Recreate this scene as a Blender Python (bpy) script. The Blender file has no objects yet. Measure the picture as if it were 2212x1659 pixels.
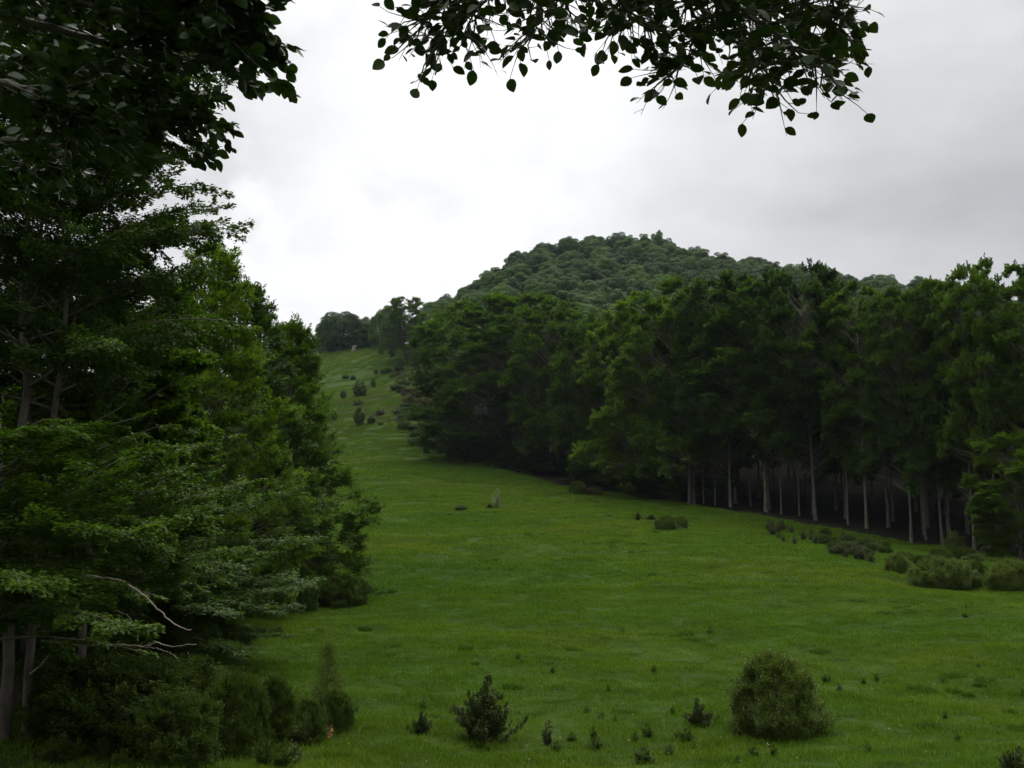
import bpy, math, random
import numpy as np
from mathutils import Vector

# ------------------------------------------------------------------ camera, world, sun, exposure
S = bpy.context.scene
C = S.collection
K = 1024.0 / 2212.0            # layout notes were taken on a 2212 px wide view
F = 1005.0
TH = math.atan((520 - 384) / F)
cam_d = bpy.data.cameras.new('camera'); cam = bpy.data.objects.new('camera', cam_d); C.objects.link(cam)
cam_d.sensor_width = 36; cam_d.lens = 36 * F / 1024; cam_d.clip_start = 0.1; cam_d.clip_end = 5000
cam.location = (0, 0, 0); cam.rotation_euler = (math.pi / 2 + TH, 0, 0)
S.camera = cam

SUN_EL, SUN_AZ = math.radians(52), math.radians(8)      # behind cloud, ahead of the camera
w = bpy.data.worlds.new('World'); S.world = w; w.use_nodes = True
nt = w.node_tree; N = nt.nodes; Lk = nt.links
N.clear()
def wn(t, **kw):
    n = N.new(t)
    for k, v in kw.items(): setattr(n, k, v)
    return n
out = wn('ShaderNodeOutputWorld'); bg = wn('ShaderNodeBackground'); Lk.new(bg.outputs[0], out.inputs[0])
bg.inputs[1].default_value = 0.1
sky = wn('ShaderNodeTexSky'); sky.sky_type = 'NISHITA'; sky.sun_disc = False
sky.sun_elevation = SUN_EL; sky.sun_rotation = SUN_AZ; sky.dust_density = 3.0
tc = wn('ShaderNodeTexCoord')
def wm(op, a, b=None, c=None, clamp=False):
    n = wn('ShaderNodeMath', operation=op); n.use_clamp = clamp
    for i, x in enumerate((a, b, c)):
        if x is None: continue
        if isinstance(x, (int, float)): n.inputs[i].default_value = x
        else: Lk.new(x, n.inputs[i])
    return n.outputs[0]
def ray(u, v):                                # unit view direction of a layout point
    x, y = u * K - 512, -(v * K - 384)
    d = Vector((x, F * math.cos(TH) - y * math.sin(TH), F * math.sin(TH) + y * math.cos(TH)))
    return d.normalized()
def wdot(u, v, lo_deg, hi_deg):
    n = wn('ShaderNodeVectorMath', operation='DOT_PRODUCT'); Lk.new(warp.outputs[0], n.inputs[0]); n.inputs[1].default_value = ray(u, v)
    m = wn('ShaderNodeMapRange', interpolation_type='SMOOTHSTEP'); Lk.new(n.outputs['Value'], m.inputs[0])
    m.inputs[1].default_value = math.cos(math.radians(hi_deg)); m.inputs[2].default_value = math.cos(math.radians(lo_deg))
    return m.outputs[0]
nz = wn('ShaderNodeTexNoise'); nz.inputs['Scale'].default_value = 3.2; nz.inputs['Detail'].default_value = 5; nz.inputs['Roughness'].default_value = .55
Lk.new(tc.outputs['Generated'], nz.inputs['Vector'])
sub = wn('ShaderNodeVectorMath', operation='SUBTRACT'); Lk.new(nz.outputs['Color'], sub.inputs[0]); sub.inputs[1].default_value = (.5, .5, .5)
sc_ = wn('ShaderNodeVectorMath', operation='SCALE'); Lk.new(sub.outputs[0], sc_.inputs[0]); sc_.inputs['Scale'].default_value = .28
warp = wn('ShaderNodeVectorMath', operation='ADD'); Lk.new(tc.outputs['Generated'], warp.inputs[0]); Lk.new(sc_.outputs[0], warp.inputs[1])
g1 = wdot(1150, 330, 6, 30); g2 = wdot(760, 640, 3, 14); g3 = wdot(2300, 380, 2, 27); g4 = wdot(560, 430, 2, 12); g5 = wdot(1000, 150, 5, 20)
mp = wn('ShaderNodeMapping'); mp.inputs['Scale'].default_value = (1, 1, 2.6); Lk.new(tc.outputs['Generated'], mp.inputs[0])
nz2 = wn('ShaderNodeTexNoise'); nz2.inputs['Scale'].default_value = 3.6; nz2.inputs['Detail'].default_value = 6; nz2.inputs['Roughness'].default_value = .5
Lk.new(mp.outputs[0], nz2.inputs['Vector'])
sep = wn('ShaderNodeSeparateXYZ'); Lk.new(tc.outputs['Generated'], sep.inputs[0])
up = wm('MAXIMUM', sep.outputs[2], 0)
b = wm('ADD', .485, wm('MULTIPLY', g1, .17))
b = wm('ADD', b, wm('MULTIPLY', g2, .16))
b = wm('ADD', b, wm('MULTIPLY', g5, .09))
b = wm('SUBTRACT', b, wm('MULTIPLY', g3, .12))
b = wm('SUBTRACT', b, wm('MULTIPLY', g4, .15))
b = wm('ADD', b, wm('MULTIPLY', wm('SUBTRACT', nz2.outputs[0], .5), .40))
b = wm('ADD', b, wm('MULTIPLY', wm('POWER', up, 4), 2.3))
cc = wn('ShaderNodeCombineXYZ')
Lk.new(wm('MULTIPLY', b, 9.75), cc.inputs[0]); Lk.new(wm('MULTIPLY', b, 9.85), cc.inputs[1]); Lk.new(wm('ADD', wm('MULTIPLY', b, 9.7), .22), cc.inputs[2])
mx = wn('ShaderNodeMix', data_type='RGBA'); mx.inputs[0].default_value = .98
Lk.new(sky.outputs[0], mx.inputs[6]); Lk.new(cc.outputs[0], mx.inputs[7]); Lk.new(mx.outputs[2], bg.inputs[0])

sl = bpy.data.lights.new('sun', 'SUN'); sl.energy = 1.4; sl.angle = math.radians(20); sl.color = (1, .96, .9)
so = bpy.data.objects.new('sun', sl); C.objects.link(so)
sd = Vector((math.sin(SUN_AZ) * math.cos(SUN_EL), math.cos(SUN_AZ) * math.cos(SUN_EL), math.sin(SUN_EL)))
so.rotation_euler = sd.to_track_quat('Z', 'Y').to_euler(); so.location = (0, 0, 80)
S.view_settings.view_transform = 'Standard'; S.view_settings.look = 'None'; S.view_settings.gamma = 1
S.view_settings.use_curve_mapping = False; S.view_settings.exposure = 0.45
S.render.engine = 'CYCLES'
S.cycles.max_bounces = 6; S.cycles.diffuse_bounces = 3; S.cycles.transmission_bounces = 4; S.cycles.glossy_bounces = 2
S.cycles.volume_bounces = 0
S.cycles.use_denoising = True
S.cycles.use_adaptive_sampling = True; S.cycles.adaptive_threshold = 0.01
S.render.use_persistent_data = False

# ------------------------------------------------------------------ layout helpers
def pt(u, v, Y):
    d = ray(u, v); return d * (Y / d.y)
def P(px, py, Y):                            # same, with 1024 px coordinates
    return pt(px / K, py / K, Y)

ctl = []
for a in [(512,768,16),(100,768,13),(950,768,16.5),(28,736,15),(512,735,19.5),(780,729,20),(1000,735,19.5),(200,754,15.3),(330,725,19.5),
          (245,625,36),(350,640,33),(512,640,33),(700,640,33),(950,640,32),(300,606,44),(350,606,44),(380,560,56),(512,560,56),(700,560,54),
          (860,575,50),(950,588,48),(1020,588,46),(400,500,95),(500,500,95),(640,520,80),(694,505,100),(764,517,90),(866,535,82),(912,544,78),
          (995,555,71),(555,485,118),(463,461,138),(400,470,125),(385,430,170),(430,440,158),(380,400,215),(407,372,262),(350,400,215),
          (345,349,305),(380,347,305),(403,360,272),(0,640,25),(100,600,40),(100,520,90),(200,500,110),(250,450,160),(300,400,230),(150,430,250),
          (0,470,200),(0,560,60)]:
    ctl.append(tuple(P(*a)))
def raw(px, Y, Z): ctl.append(((px - 512) / F * (Y * math.cos(TH) + Z * math.sin(TH)), Y, Z))
for a in [(600,160,12),(600,200,24),(600,260,46),(600,300,62),(600,340,78),(600,380,92),(616,430,113),(616,480,105),(600,560,80),
          (800,130,6),(800,200,22),(800,260,42),(800,300,56),(800,340,70),(800,380,84),(800,430,98),(800,500,88),
          (690,440,106.5),(740,440,103),(850,420,90),(900,400,86),
          (1000,110,2),(1000,200,20),(1000,300,50),(1000,360,70),(1000,400,84),(1000,450,78),
          (450,330,60),(450,400,55),(500,370,85.5),(540,400,100),(575,424,108),(500,200,27),(500,260,46),(500,300,60),
          (350,360,52),(350,450,35)]: raw(*a)
ctl += [(-400,400,0),(-300,0,-5),(-300,-200,0),(300,0,-8),(300,-200,-6),(500,400,60),(0,-100,0),(0,0,-1.65),(-30,-10,-1.5),(30,0,-2.5),
        (0,900,0),(-600,900,-20),(700,900,0),(80,40,-5),(-700,300,-10),(700,100,0)]
ctl = np.array(ctl)
def _tps(r2): return np.where(r2 > 1e-9, 0.5 * r2 * np.log(np.maximum(r2, 1e-9)), 0)
_n = len(ctl); _p = ctl[:, :2] / 100
_A = np.zeros((_n + 3, _n + 3)); _A[:_n, :_n] = _tps(((_p[:, None] - _p[None]) ** 2).sum(2)) + np.eye(_n) * 2e-5
_A[:_n, _n] = 1; _A[:_n, _n + 1:] = _p; _A[_n, :_n] = 1; _A[_n + 1:, :_n] = _p.T
_w = np.linalg.solve(_A, np.r_[ctl[:, 2], 0, 0, 0])
def vnoise(x, y, s, seed=0):
    x = x / s; y = y / s; xi = np.floor(x).astype(int); yi = np.floor(y).astype(int); fx = x - xi; fy = y - yi
    fx = fx * fx * (3 - 2 * fx); fy = fy * fy * (3 - 2 * fy)
    h = lambda i, j: (np.sin(i * 127.1 + j * 311.7 + seed * 74.7) * 43758.5453) % 1.0
    return (h(xi, yi) * (1 - fx) + h(xi + 1, yi) * fx) * (1 - fy) + (h(xi, yi + 1) * (1 - fx) + h(xi + 1, yi + 1) * fx) * fy - .5
def hz(X, Y):
    X = np.atleast_1d(np.asarray(X, float)); Y = np.atleast_1d(np.asarray(Y, float)); o = np.empty(X.shape); xf = X.ravel(); yf = Y.ravel(); of = np.empty(xf.shape)
    for i in range(0, len(xf), 20000):
        q = np.c_[xf[i:i + 20000], yf[i:i + 20000]] / 100
        of[i:i + 20000] = _tps(((q[:, None] - _p[None]) ** 2).sum(2)) @ _w[:_n] + _w[_n] + q @ _w[_n + 1:]
    o = of.reshape(X.shape)
    return o + .5 * vnoise(X, Y, 23, 1) + .28 * vnoise(X, Y, 7, 2) + .17 * vnoise(X, Y, 2.3, 3) + .05 * vnoise(X, Y, .8, 4)
def h1(x, y): return float(hz(x, y)[0])
_ys = np.geomspace(5, 520, 900)
def hit(u, v):                                # ground point seen at a layout point
    d = ray(u, v); xs = d.x / d.y * _ys; zs = d.z / d.y * _ys
    g = hz(xs, _ys); k = np.nonzero(zs < g)[0]
    if not len(k): raise ValueError('no ground at %s %s' % (u, v))
    i = k[0]
    if i:
        a, c = zs[i - 1] - g[i - 1], g[i] - zs[i]; t = a / (a + c + 1e-9); Y = _ys[i - 1] * (1 - t) + _ys[i] * t
    else: Y = _ys[0]
    X = d.x / d.y * Y
    return Vector((X, Y, h1(X, Y)))
def at(u, Y):                                 # ground point under column u at distance Y
    X = (u * K - 512) / F * Y * .99
    for _ in range(3):
        Z = h1(X, Y); X = (u * K - 512) / F * (Y * math.cos(TH) + Z * math.sin(TH))
    return Vector((X, Y, h1(X, Y)))

# ------------------------------------------------------------------ object helpers
def np_mesh(name, V, faces, mat, smooth=False, attr=None):
    """faces: list of int arrays (n,k)"""
    me = bpy.data.meshes.new(name); V = np.asarray(V, np.float32)
    me.vertices.add(len(V)); me.vertices.foreach_set('co', V.ravel())
    faces = [np.asarray(f, np.int32) for f in faces if len(f)]
    tot = sum(f.size for f in faces); nf = sum(len(f) for f in faces)
    me.loops.add(tot); me.polygons.add(nf)
    me.loops.foreach_set('vertex_index', np.concatenate([f.ravel() for f in faces]))
    st = []; c = 0
    for f in faces:
        st.append(c + np.arange(len(f)) * f.shape[1]); c += f.size
    me.polygons.foreach_set('loop_start', np.concatenate(st).astype(np.int32))
    if smooth: me.polygons.foreach_set('use_smooth', np.ones(nf, bool))
    if attr is not None:
        a = me.attributes.new('rnd', 'FLOAT', 'FACE'); a.data.foreach_set('value', np.asarray(attr, np.float32))
    me.materials.append(mat); me.update(calc_edges=True)
    return me
def link(name, me, parent=None):
    o = bpy.data.objects.new(name, me); C.objects.link(o)
    if parent is not None: o.parent = parent
    return o
def tag(o, label=None, cat=None, group=None, kind=None):
    if label: o['label'] = label
    if cat: o['category'] = cat
    if group: o['group'] = group
    if kind: o['kind'] = kind
    return o

# ------------------------------------------------------------------ materials
def mat(name):
    m = bpy.data.materials.new(name); m.use_nodes = True; m.node_tree.nodes.clear(); return m
class G:
    def __init__(s, m): s.t = m.node_tree; s.n = s.t.nodes; s.l = s.t.links
    def new(s, t, **kw):
        n = s.n.new(t)
        for k, v in kw.items(): setattr(n, k, v)
        return n
    def set(s, i, x):
        if hasattr(x, 'is_output'): s.l.new(x, i)
        else: i.default_value = x
    def noise(s, vec, scale, detail=3, rough=.5):
        n = s.new('ShaderNodeTexNoise'); n.inputs['Scale'].default_value = scale; n.inputs['Detail'].default_value = detail
        n.inputs['Roughness'].default_value = rough
        if vec is not None: s.l.new(vec, n.inputs['Vector'])
        return n.outputs[0]
    def ramp(s, f, stops):
        r = s.new('ShaderNodeValToRGB'); e = r.color_ramp.elements
        while len(e) < len(stops): e.new(.5)
        for i, (p, c) in enumerate(stops): e[i].position = p; e[i].color = tuple(c) + (1,)
        s.l.new(f, r.inputs[0]); return r.outputs[0]
    def mix(s, f, a, b, mode='MIX'):
        n = s.new('ShaderNodeMix', data_type='RGBA', blend_type=mode)
        s.set(n.inputs[0], f)
        for i, x in ((6, a), (7, b)):
            if isinstance(x, tuple): n.inputs[i].default_value = x + (1,)
            else: s.l.new(x, n.inputs[i])
        return n.outputs[2]
    def math(s, op, a, b=0.0, clamp=False):
        n = s.new('ShaderNodeMath', operation=op); n.use_clamp = clamp
        s.set(n.inputs[0], a); s.set(n.inputs[1], b); return n.outputs[0]

def leaf_mat(name, dark, light, trans=.3, rough=.6, spec=.14, nscale=.35, objvar=.16):
    m = mat(name); g = G(m)
    at_ = g.new('ShaderNodeAttribute', attribute_name='rnd')
    pos = g.new('ShaderNodeNewGeometry').outputs['Position']
    oi = g.new('ShaderNodeObjectInfo').outputs['Random']
    n = g.noise(pos, nscale, 3)
    f = g.math('ADD', g.math('MULTIPLY', at_.outputs['Fac'], .55), g.math('MULTIPLY', g.math('SUBTRACT', n, .5), 1.3))
    f = g.math('ADD', f, g.math('MULTIPLY', g.math('SUBTRACT', oi, .5), objvar * 2), True)
    f = g.math('ADD', f, .22, True)
    col = g.mix(f, dark, light)
    p = g.new('ShaderNodeBsdfPrincipled'); g.l.new(col, p.inputs['Base Color'])
    p.inputs['Roughness'].default_value = rough; p.inputs['Specular IOR Level'].default_value = spec
    t = g.new('ShaderNodeBsdfTranslucent')
    g.l.new(g.mix(1.0, col, (1.5, 1.7, .55), 'MULTIPLY'), t.inputs[0])
    ms = g.new('ShaderNodeMixShader'); ms.inputs[0].default_value = trans
    g.l.new(p.outputs[0], ms.inputs[1]); g.l.new(t.outputs[0], ms.inputs[2])
    o = g.new('ShaderNodeOutputMaterial'); g.l.new(ms.outputs[0], o.inputs[0])
    return m
M_BEECH = leaf_mat('beech_leaves', (.024, .058, .007), (.084, .142, .013), .34)
M_BEECHL = leaf_mat('young_beech_leaves', (.036, .076, .006), (.112, .172, .012), .38)
M_DARK = leaf_mat('dark_leaves', (.016, .042, .008), (.058, .100, .014), .28)
M_NEAR = leaf_mat('shaded_overhead_leaves', (.014, .030, .008), (.030, .056, .012), .12, rough=.42, spec=.3, nscale=1.5)  # beech leaves seen from below: the shade of their undersides is put into this darker colour
M_HILL = leaf_mat('hill_leaves', (.020, .048, .010), (.064, .116, .020), .30, nscale=.05, objvar=.6)
M_SHRUB = leaf_mat('shrub_leaves', (.021, .044, .006), (.066, .102, .010), .25, nscale=1.6)
M_SHRUBY = leaf_mat('yellowish_shrub_leaves', (.040, .068, .012), (.105, .135, .022), .28, nscale=1.2)
M_JUN = leaf_mat('juniper_needles', (.022, .040, .008), (.064, .085, .016), .12, nscale=2.5)
M_THISTLE = leaf_mat('thistle_leaves', (.035, .045, .018), (.075, .075, .035), .1, nscale=1.2)
M_BROWN = leaf_mat('brown_scrub', (.045, .036, .024), (.095, .062, .040), .1, nscale=1.2)
M_DRY = leaf_mat('dry_leaves', (.16, .09, .035), (.30, .17, .06), .2, nscale=3)
M_WHITE = leaf_mat('blossom', (.09, .13, .04), (.30, .34, .22), .2, nscale=3)

def bark_mat(name, a, b, c):
    m = mat(name); g = G(m)
    co = g.new('ShaderNodeTexCoord').outputs['Object']
    mp = g.new('ShaderNodeMapping'); mp.inputs['Scale'].default_value = (1, 1, .45); g.l.new(co, mp.inputs[0])
    n1 = g.noise(mp.outputs[0], 5, 5, .6); n2 = g.noise(mp.outputs[0], 22, 4, .6)
    col = g.ramp(n1, [(.3, a), (.55, b), (.75, c)])
    col = g.mix(g.math('MULTIPLY', n2, .5), col, g.mix(1.0, col, (.5, .5, .45), 'MULTIPLY'))
    p = g.new('ShaderNodeBsdfPrincipled'); g.l.new(col, p.inputs['Base Color']); p.inputs['Roughness'].default_value = .85
    bp = g.new('ShaderNodeBump'); bp.inputs['Strength'].default_value = .5; bp.inputs['Distance'].default_value = .03
    g.l.new(n2, bp.inputs['Height']); g.l.new(bp.outputs[0], p.inputs['Normal'])
    o = g.new('ShaderNodeOutputMaterial'); g.l.new(p.outputs[0], o.inputs[0]); return m
M_BARK = bark_mat('beech_bark', (.06, .052, .038), (.11, .098, .074), (.18, .17, .13))
M_BARKD = bark_mat('dark_bark', (.05, .04, .03), (.10, .085, .065), (.16, .15, .12))
M_DEAD = bark_mat('dead_wood', (.15, .12, .09), (.26, .22, .17), (.36, .32, .26))

def grass_color(g, pos):
    """real colour of the turf over the meadow: greener, yellower and duller patches, dark weed clumps, brown scrub ground"""
    mp = g.new('ShaderNodeMapping'); mp.inputs['Scale'].default_value = (.55, 1, 1); g.l.new(pos, mp.inputs[0])
    a = g.noise(mp.outputs[0], .11, 4, .55); b_ = g.noise(mp.outputs[0], .6, 5, .6); c = g.noise(mp.outputs[0], 2.6, 4, .6)
    col = g.ramp(a, [(.32, (.052, .122, .007)), (.5, (.072, .140, .008)), (.68, (.098, .148, .010))])
    col = g.mix(g.ramp(b_, [(.36, (0,) * 3), (.62, (.75,) * 3)]), col, (.042, .090, .004))
    col = g.mix(g.ramp(c, [(.52, (0,) * 3), (.68, (.8,) * 3)]), col, (.026, .058, .004))
    sp = g.new('ShaderNodeSeparateXYZ'); g.l.new(pos, sp.inputs[0])
    # brown bracken and bare ground on the upper slope beside the wood
    vd = g.new('ShaderNodeVectorMath', operation='SUBTRACT'); g.l.new(pos, vd.inputs[0]); vd.inputs[1].default_value = (-25, 205, 22)
    vs = g.new('ShaderNodeVectorMath', operation='MULTIPLY'); g.l.new(vd.outputs[0], vs.inputs[0]); vs.inputs[1].default_value = (.055, .018, 0)
    ln = g.new('ShaderNodeVectorMath', operation='LENGTH'); g.l.new(vs.outputs[0], ln.inputs[0])
    msk = g.math('SUBTRACT', 1.15, ln.outputs['Value'], True)
    d = g.noise(pos, .22, 4, .65)
    msk = g.math('MULTIPLY', msk, g.ramp(d, [(.47, (0,) * 3), (.58, (1,) * 3)]))
    col = g.mix(g.math('MULTIPLY', msk, .8), col, (.070, .058, .036))
    return col
def turf_mat():
    m = mat('meadow_turf'); g = G(m)
    pos = g.new('ShaderNodeNewGeometry').outputs['Position']
    col = g.mix(1.0, grass_color(g, pos), (.60, .60, .62), 'MULTIPLY')
    fine = g.noise(pos, 9, 5, .7)
    col = g.mix(g.math('MULTIPLY', fine, .9), col, g.mix(1.0, col, (.45, .5, .5), 'MULTIPLY'))
    at_ = g.new('ShaderNodeAttribute', attribute_name='shaded_litter')
    lit = g.ramp(g.noise(pos, 3, 5, .7), [(.3, (.007, .007, .004)), (.7, (.018, .017, .009))])  # leaf litter, with the deep shade under the trees put into its near-black colour
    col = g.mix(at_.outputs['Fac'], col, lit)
    p = g.new('ShaderNodeBsdfPrincipled'); g.l.new(col, p.inputs['Base Color']); p.inputs['Roughness'].default_value = .95
    p.inputs['Specular IOR Level'].default_value = .1
    h = g.math('ADD', g.math('MULTIPLY', g.noise(pos, 1.1, 5, .65), 1.0), g.math('MULTIPLY', fine, .25))
    bp = g.new('ShaderNodeBump'); bp.inputs['Strength'].default_value = .9; bp.inputs['Distance'].default_value = .35
    g.l.new(h, bp.inputs['Height']); g.l.new(bp.outputs[0], p.inputs['Normal'])
    o = g.new('ShaderNodeOutputMaterial'); g.l.new(p.outputs[0], o.inputs[0]); return m
def blade_mat(name, tint):
    m = mat(name); g = G(m)
    pos = g.new('ShaderNodeNewGeometry').outputs['Position']
    col = g.mix(1.0, grass_color(g, pos), tint, 'MULTIPLY')
    at_ = g.new('ShaderNodeAttribute', attribute_name='rnd')
    col = g.mix(g.math('MULTIPLY', at_.outputs['Fac'], .45), col, g.mix(1.0, col, (2.0, 1.5, 1.5), 'MULTIPLY'))
    p = g.new('ShaderNodeBsdfPrincipled'); g.l.new(col, p.inputs['Base Color']); p.inputs['Roughness'].default_value = .6
    p.inputs['Specular IOR Level'].default_value = .08
    t = g.new('ShaderNodeBsdfTranslucent'); g.l.new(g.mix(1.0, col, (1.3, 1.4, .6), 'MULTIPLY'), t.inputs[0])
    ms = g.new('ShaderNodeMixShader'); ms.inputs[0].default_value = .3
    g.l.new(p.outputs[0], ms.inputs[1]); g.l.new(t.outputs[0], ms.inputs[2])
    o = g.new('ShaderNodeOutputMaterial'); g.l.new(ms.outputs[0], o.inputs[0]); return m
def plain(name, c, r=.7):
    m = mat(name); g = G(m); pos = g.new('ShaderNodeTexCoord').outputs['Object']
    col = g.mix(g.noise(pos, 9, 4), c, tuple(x * .7 for x in c))
    p = g.new('ShaderNodeBsdfPrincipled'); g.l.new(col, p.inputs['Base Color']); p.inputs['Roughness'].default_value = r
    o = g.new('ShaderNodeOutputMaterial'); g.l.new(p.outputs[0], o.inputs[0]); return m

# ------------------------------------------------------------------ ground
LINE = [(-200,640),(905,950),(1000,995),(1200,1048),(1500,1092),(1650,1118),(1870,1155),(1970,1175),(2150,1200),(2350,1225)]
def treeline_side(X, Y, Z):
    """1 inside the wood on the right, else 0"""
    dep = Y * math.cos(TH) + Z * math.sin(TH); u = (512 + F * X / dep) / K
    v = (384 - F * (-Y * math.sin(TH) + Z * math.cos(TH)) / dep) / K
    e = np.interp(u, [900, 905, 1000, 1200, 1500, 1650, 1870, 1970, 2150, 2400], [700, 935, 985, 1046, 1090, 1116, 1153, 1172, 1198, 1225])
    return ((u > 900) & (v < e) & (Y > 60)), u, v
xs = np.unique(np.concatenate([np.linspace(-26, 34, 230), -26 - np.geomspace(.3, 700, 110), 34 + np.geomspace(.3, 700, 150)]))
ys = np.unique(np.concatenate([np.linspace(-12, 60, 230), 60 + np.geomspace(.4, 1150, 230), -12 - np.geomspace(.5, 250, 25)]))
GX, GY = np.meshgrid(xs, ys); GZ = hz(GX, GY)
nx, ny = len(xs), len(ys)
idx = np.arange(nx * ny).reshape(ny, nx)
quads = np.stack([idx[:-1, :-1], idx[:-1, 1:], idx[1:, 1:], idx[1:, :-1]], -1).reshape(-1, 4)
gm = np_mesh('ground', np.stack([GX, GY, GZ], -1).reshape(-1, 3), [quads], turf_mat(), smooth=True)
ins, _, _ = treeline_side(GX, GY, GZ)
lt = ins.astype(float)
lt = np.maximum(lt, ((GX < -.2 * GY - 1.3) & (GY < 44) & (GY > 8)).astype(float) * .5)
a = gm.attributes.new('shaded_litter', 'FLOAT', 'POINT'); a.data.foreach_set('value', lt.ravel().astype(np.float32))
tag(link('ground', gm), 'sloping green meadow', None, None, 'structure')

# ------------------------------------------------------------------ plant geometry
def tubes(T):
    """T: list of (pts (n,3), radii (n,), sides) -> verts, quads"""
    V = []; Fq = []; base = 0
    for pts, rad, sd_ in T:
        pts = np.asarray(pts, float); n = len(pts); tan = np.gradient(pts, axis=0); tan /= np.linalg.norm(tan, axis=1)[:, None] + 1e-9
        ref = np.array([1., 0, 0]) if abs(tan[0, 2]) > .8 else np.array([0, 0, 1.])
        a_ = np.cross(tan, ref); a_ /= np.linalg.norm(a_, axis=1)[:, None] + 1e-9; b2 = np.cross(tan, a_)
        th = np.arange(sd_) / sd_ * 2 * np.pi
        ring = pts[:, None] + (a_[:, None] * np.cos(th)[None, :, None] + b2[:, None] * np.sin(th)[None, :, None]) * np.asarray(rad)[:, None, None]
        V.append(ring.reshape(-1, 3)); i = np.arange(n * sd_).reshape(n, sd_) + base; j = np.roll(i, -1, 1)
        Fq.append(np.stack([i[:-1], j[:-1], j[1:], i[1:]], -1).reshape(-1, 4)); base += n * sd_
    return np.concatenate(V), np.concatenate(Fq)
def unit(v): return v / (np.linalg.norm(v, axis=-1, keepdims=True) + 1e-9)
def leaf_quads(pos, d, nrm, L, W):
    side = unit(np.cross(d, nrm)); nrm = np.cross(side, d)
    m_ = pos + d * (L * .45)[:, None]
    V = np.stack([pos, m_ + side * (W / 2)[:, None] + nrm * (L * .08)[:, None], pos + d * L[:, None] - nrm * (L * .1)[:, None], m_ - side * (W / 2)[:, None] + nrm * (L * .08)[:, None]], 1)
    n = len(pos); return V.reshape(-1, 3), np.arange(n * 4).reshape(n, 4)
def leaf_full(pos, d, nrm, L, W, rng):
    """beech leaf: pointed oval, folded along the midrib and drooping at the tip"""
    side = unit(np.cross(d, nrm)); nrm = np.cross(side, d); n = len(pos)
    s = np.array([0, .16, .38, .62, .84, 1.0]); wd = np.array([.03, .36, .50, .47, .27, .0])
    curl = rng.uniform(-.08, .2, n); fold = rng.uniform(.05, .22, n)
    V = np.zeros((n, 6, 3, 3))
    for i in range(6):
        c = pos + d * (L * s[i])[:, None] - nrm * (L * curl * s[i] ** 2)[:, None]
        for k, sg in enumerate((-1, 0, 1)):
            V[:, i, k] = c + side * (sg * W * wd[i])[:, None] + nrm * (abs(sg) * W * wd[i] * fold * 2)[:, None]
    I = np.arange(n * 18).reshape(n, 6, 3)
    Q = np.stack([I[:, :-1, :-1], I[:, :-1, 1:], I[:, 1:, 1:], I[:, 1:, :-1]], -1).reshape(-1, 4)
    return V.reshape(-1, 3), Q
def curve(p0, az, el0, el1, L, n, rng, wob=.12):
    t = np.linspace(0, 1, n); el = el0 + (el1 - el0) * t + np.cumsum(rng.normal(0, wob * .5, n)); a_ = az + np.cumsum(rng.normal(0, wob, n))
    d = np.stack([np.cos(el) * np.cos(a_), np.cos(el) * np.sin(a_), np.sin(el)], 1) * (L / (n - 1))
    return np.concatenate([[p0], p0 + np.cumsum(d[:-1], 0)])
def sprays(limbs, per_m, sec_f, rng, start=.25, droop=-.1, spread=.9, maxsec=1.6, lift=.25, nmin=4):
    """side twigs in the plane of each limb; returns starts, directions, lengths, random tints"""
    P0, D, Ln, R = [], [], [], []
    for pts, Lb in limbs:
        n = max(nmin, int(Lb * per_m)); seg = len(pts) - 1
        t = np.linspace(start, 1, n) + rng.normal(0, .01, n); t = np.clip(t, 0, 1)
        i = np.minimum((t * seg).astype(int), seg - 1); fr = t * seg - i
        p = pts[i] * (1 - fr)[:, None] + pts[i + 1] * fr[:, None]; td = unit(pts[i + 1] - pts[i])
        hor = np.cross(td, [0, 0, 1.]); hor = unit(np.where(np.linalg.norm(hor, axis=1)[:, None] < .15, rng.normal(size=(n, 3)), hor))
        sg = np.where(np.arange(n) % 2, 1, -1)[:, None]
        ang = rng.normal(spread, .2, n)[:, None]; ang[-1] = 0
        d = td * np.cos(ang) + hor * sg * np.sin(ang) + np.c_[np.zeros((n, 2)), rng.normal(droop, lift, n)]
        P0.append(p); D.append(unit(d)); Ln.append(np.clip(Lb * sec_f * (1.15 - .75 * t) * rng.uniform(.6, 1.3, n), .12, maxsec)); R.append(rng.random(n))
    return np.concatenate(P0), np.concatenate(D), np.concatenate(Ln), np.concatenate(R)
def spray_leaves(P0, D, Ln, R, total, size, rng, vj=.10, wid=.32, tilt=.45, asp=.62, full=False):
    w_ = Ln ** 1.6; w_ /= w_.sum(); k = rng.choice(len(P0), total, p=w_)
    s = rng.random(total) ** .8; side = unit(np.cross(D[k], [0, 0, 1.]) + 1e-6)
    lat = rng.uniform(-1, 1, total) * wid * (1.05 - s * .85)
    p = P0[k] + D[k] * (Ln[k] * s)[:, None] + side * (Ln[k] * lat)[:, None]
    p[:, 2] += rng.normal(0, 1, total) * vj * Ln[k] - .10 * Ln[k] * (lat ** 2) * 4
    d = unit(D[k] + side * (np.sign(lat) * rng.uniform(.2, 1.1, total))[:, None] + rng.normal(0, .3, (total, 3)))
    nrm = unit(np.c_[rng.normal(0, tilt, (total, 2)), np.ones(total)])
    L = size * rng.uniform(.65, 1.3, total)
    if full:
        V, Q = leaf_full(p, d, nrm, L, L * asp, rng); r = np.repeat(R[k] * .6 + rng.random(total) * .4, 10)
    else:
        V, Q = leaf_quads(p, d, nrm, L, L * asp); r = R[k] * .65 + rng.random(total) * .35
    return V, Q, r

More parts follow.
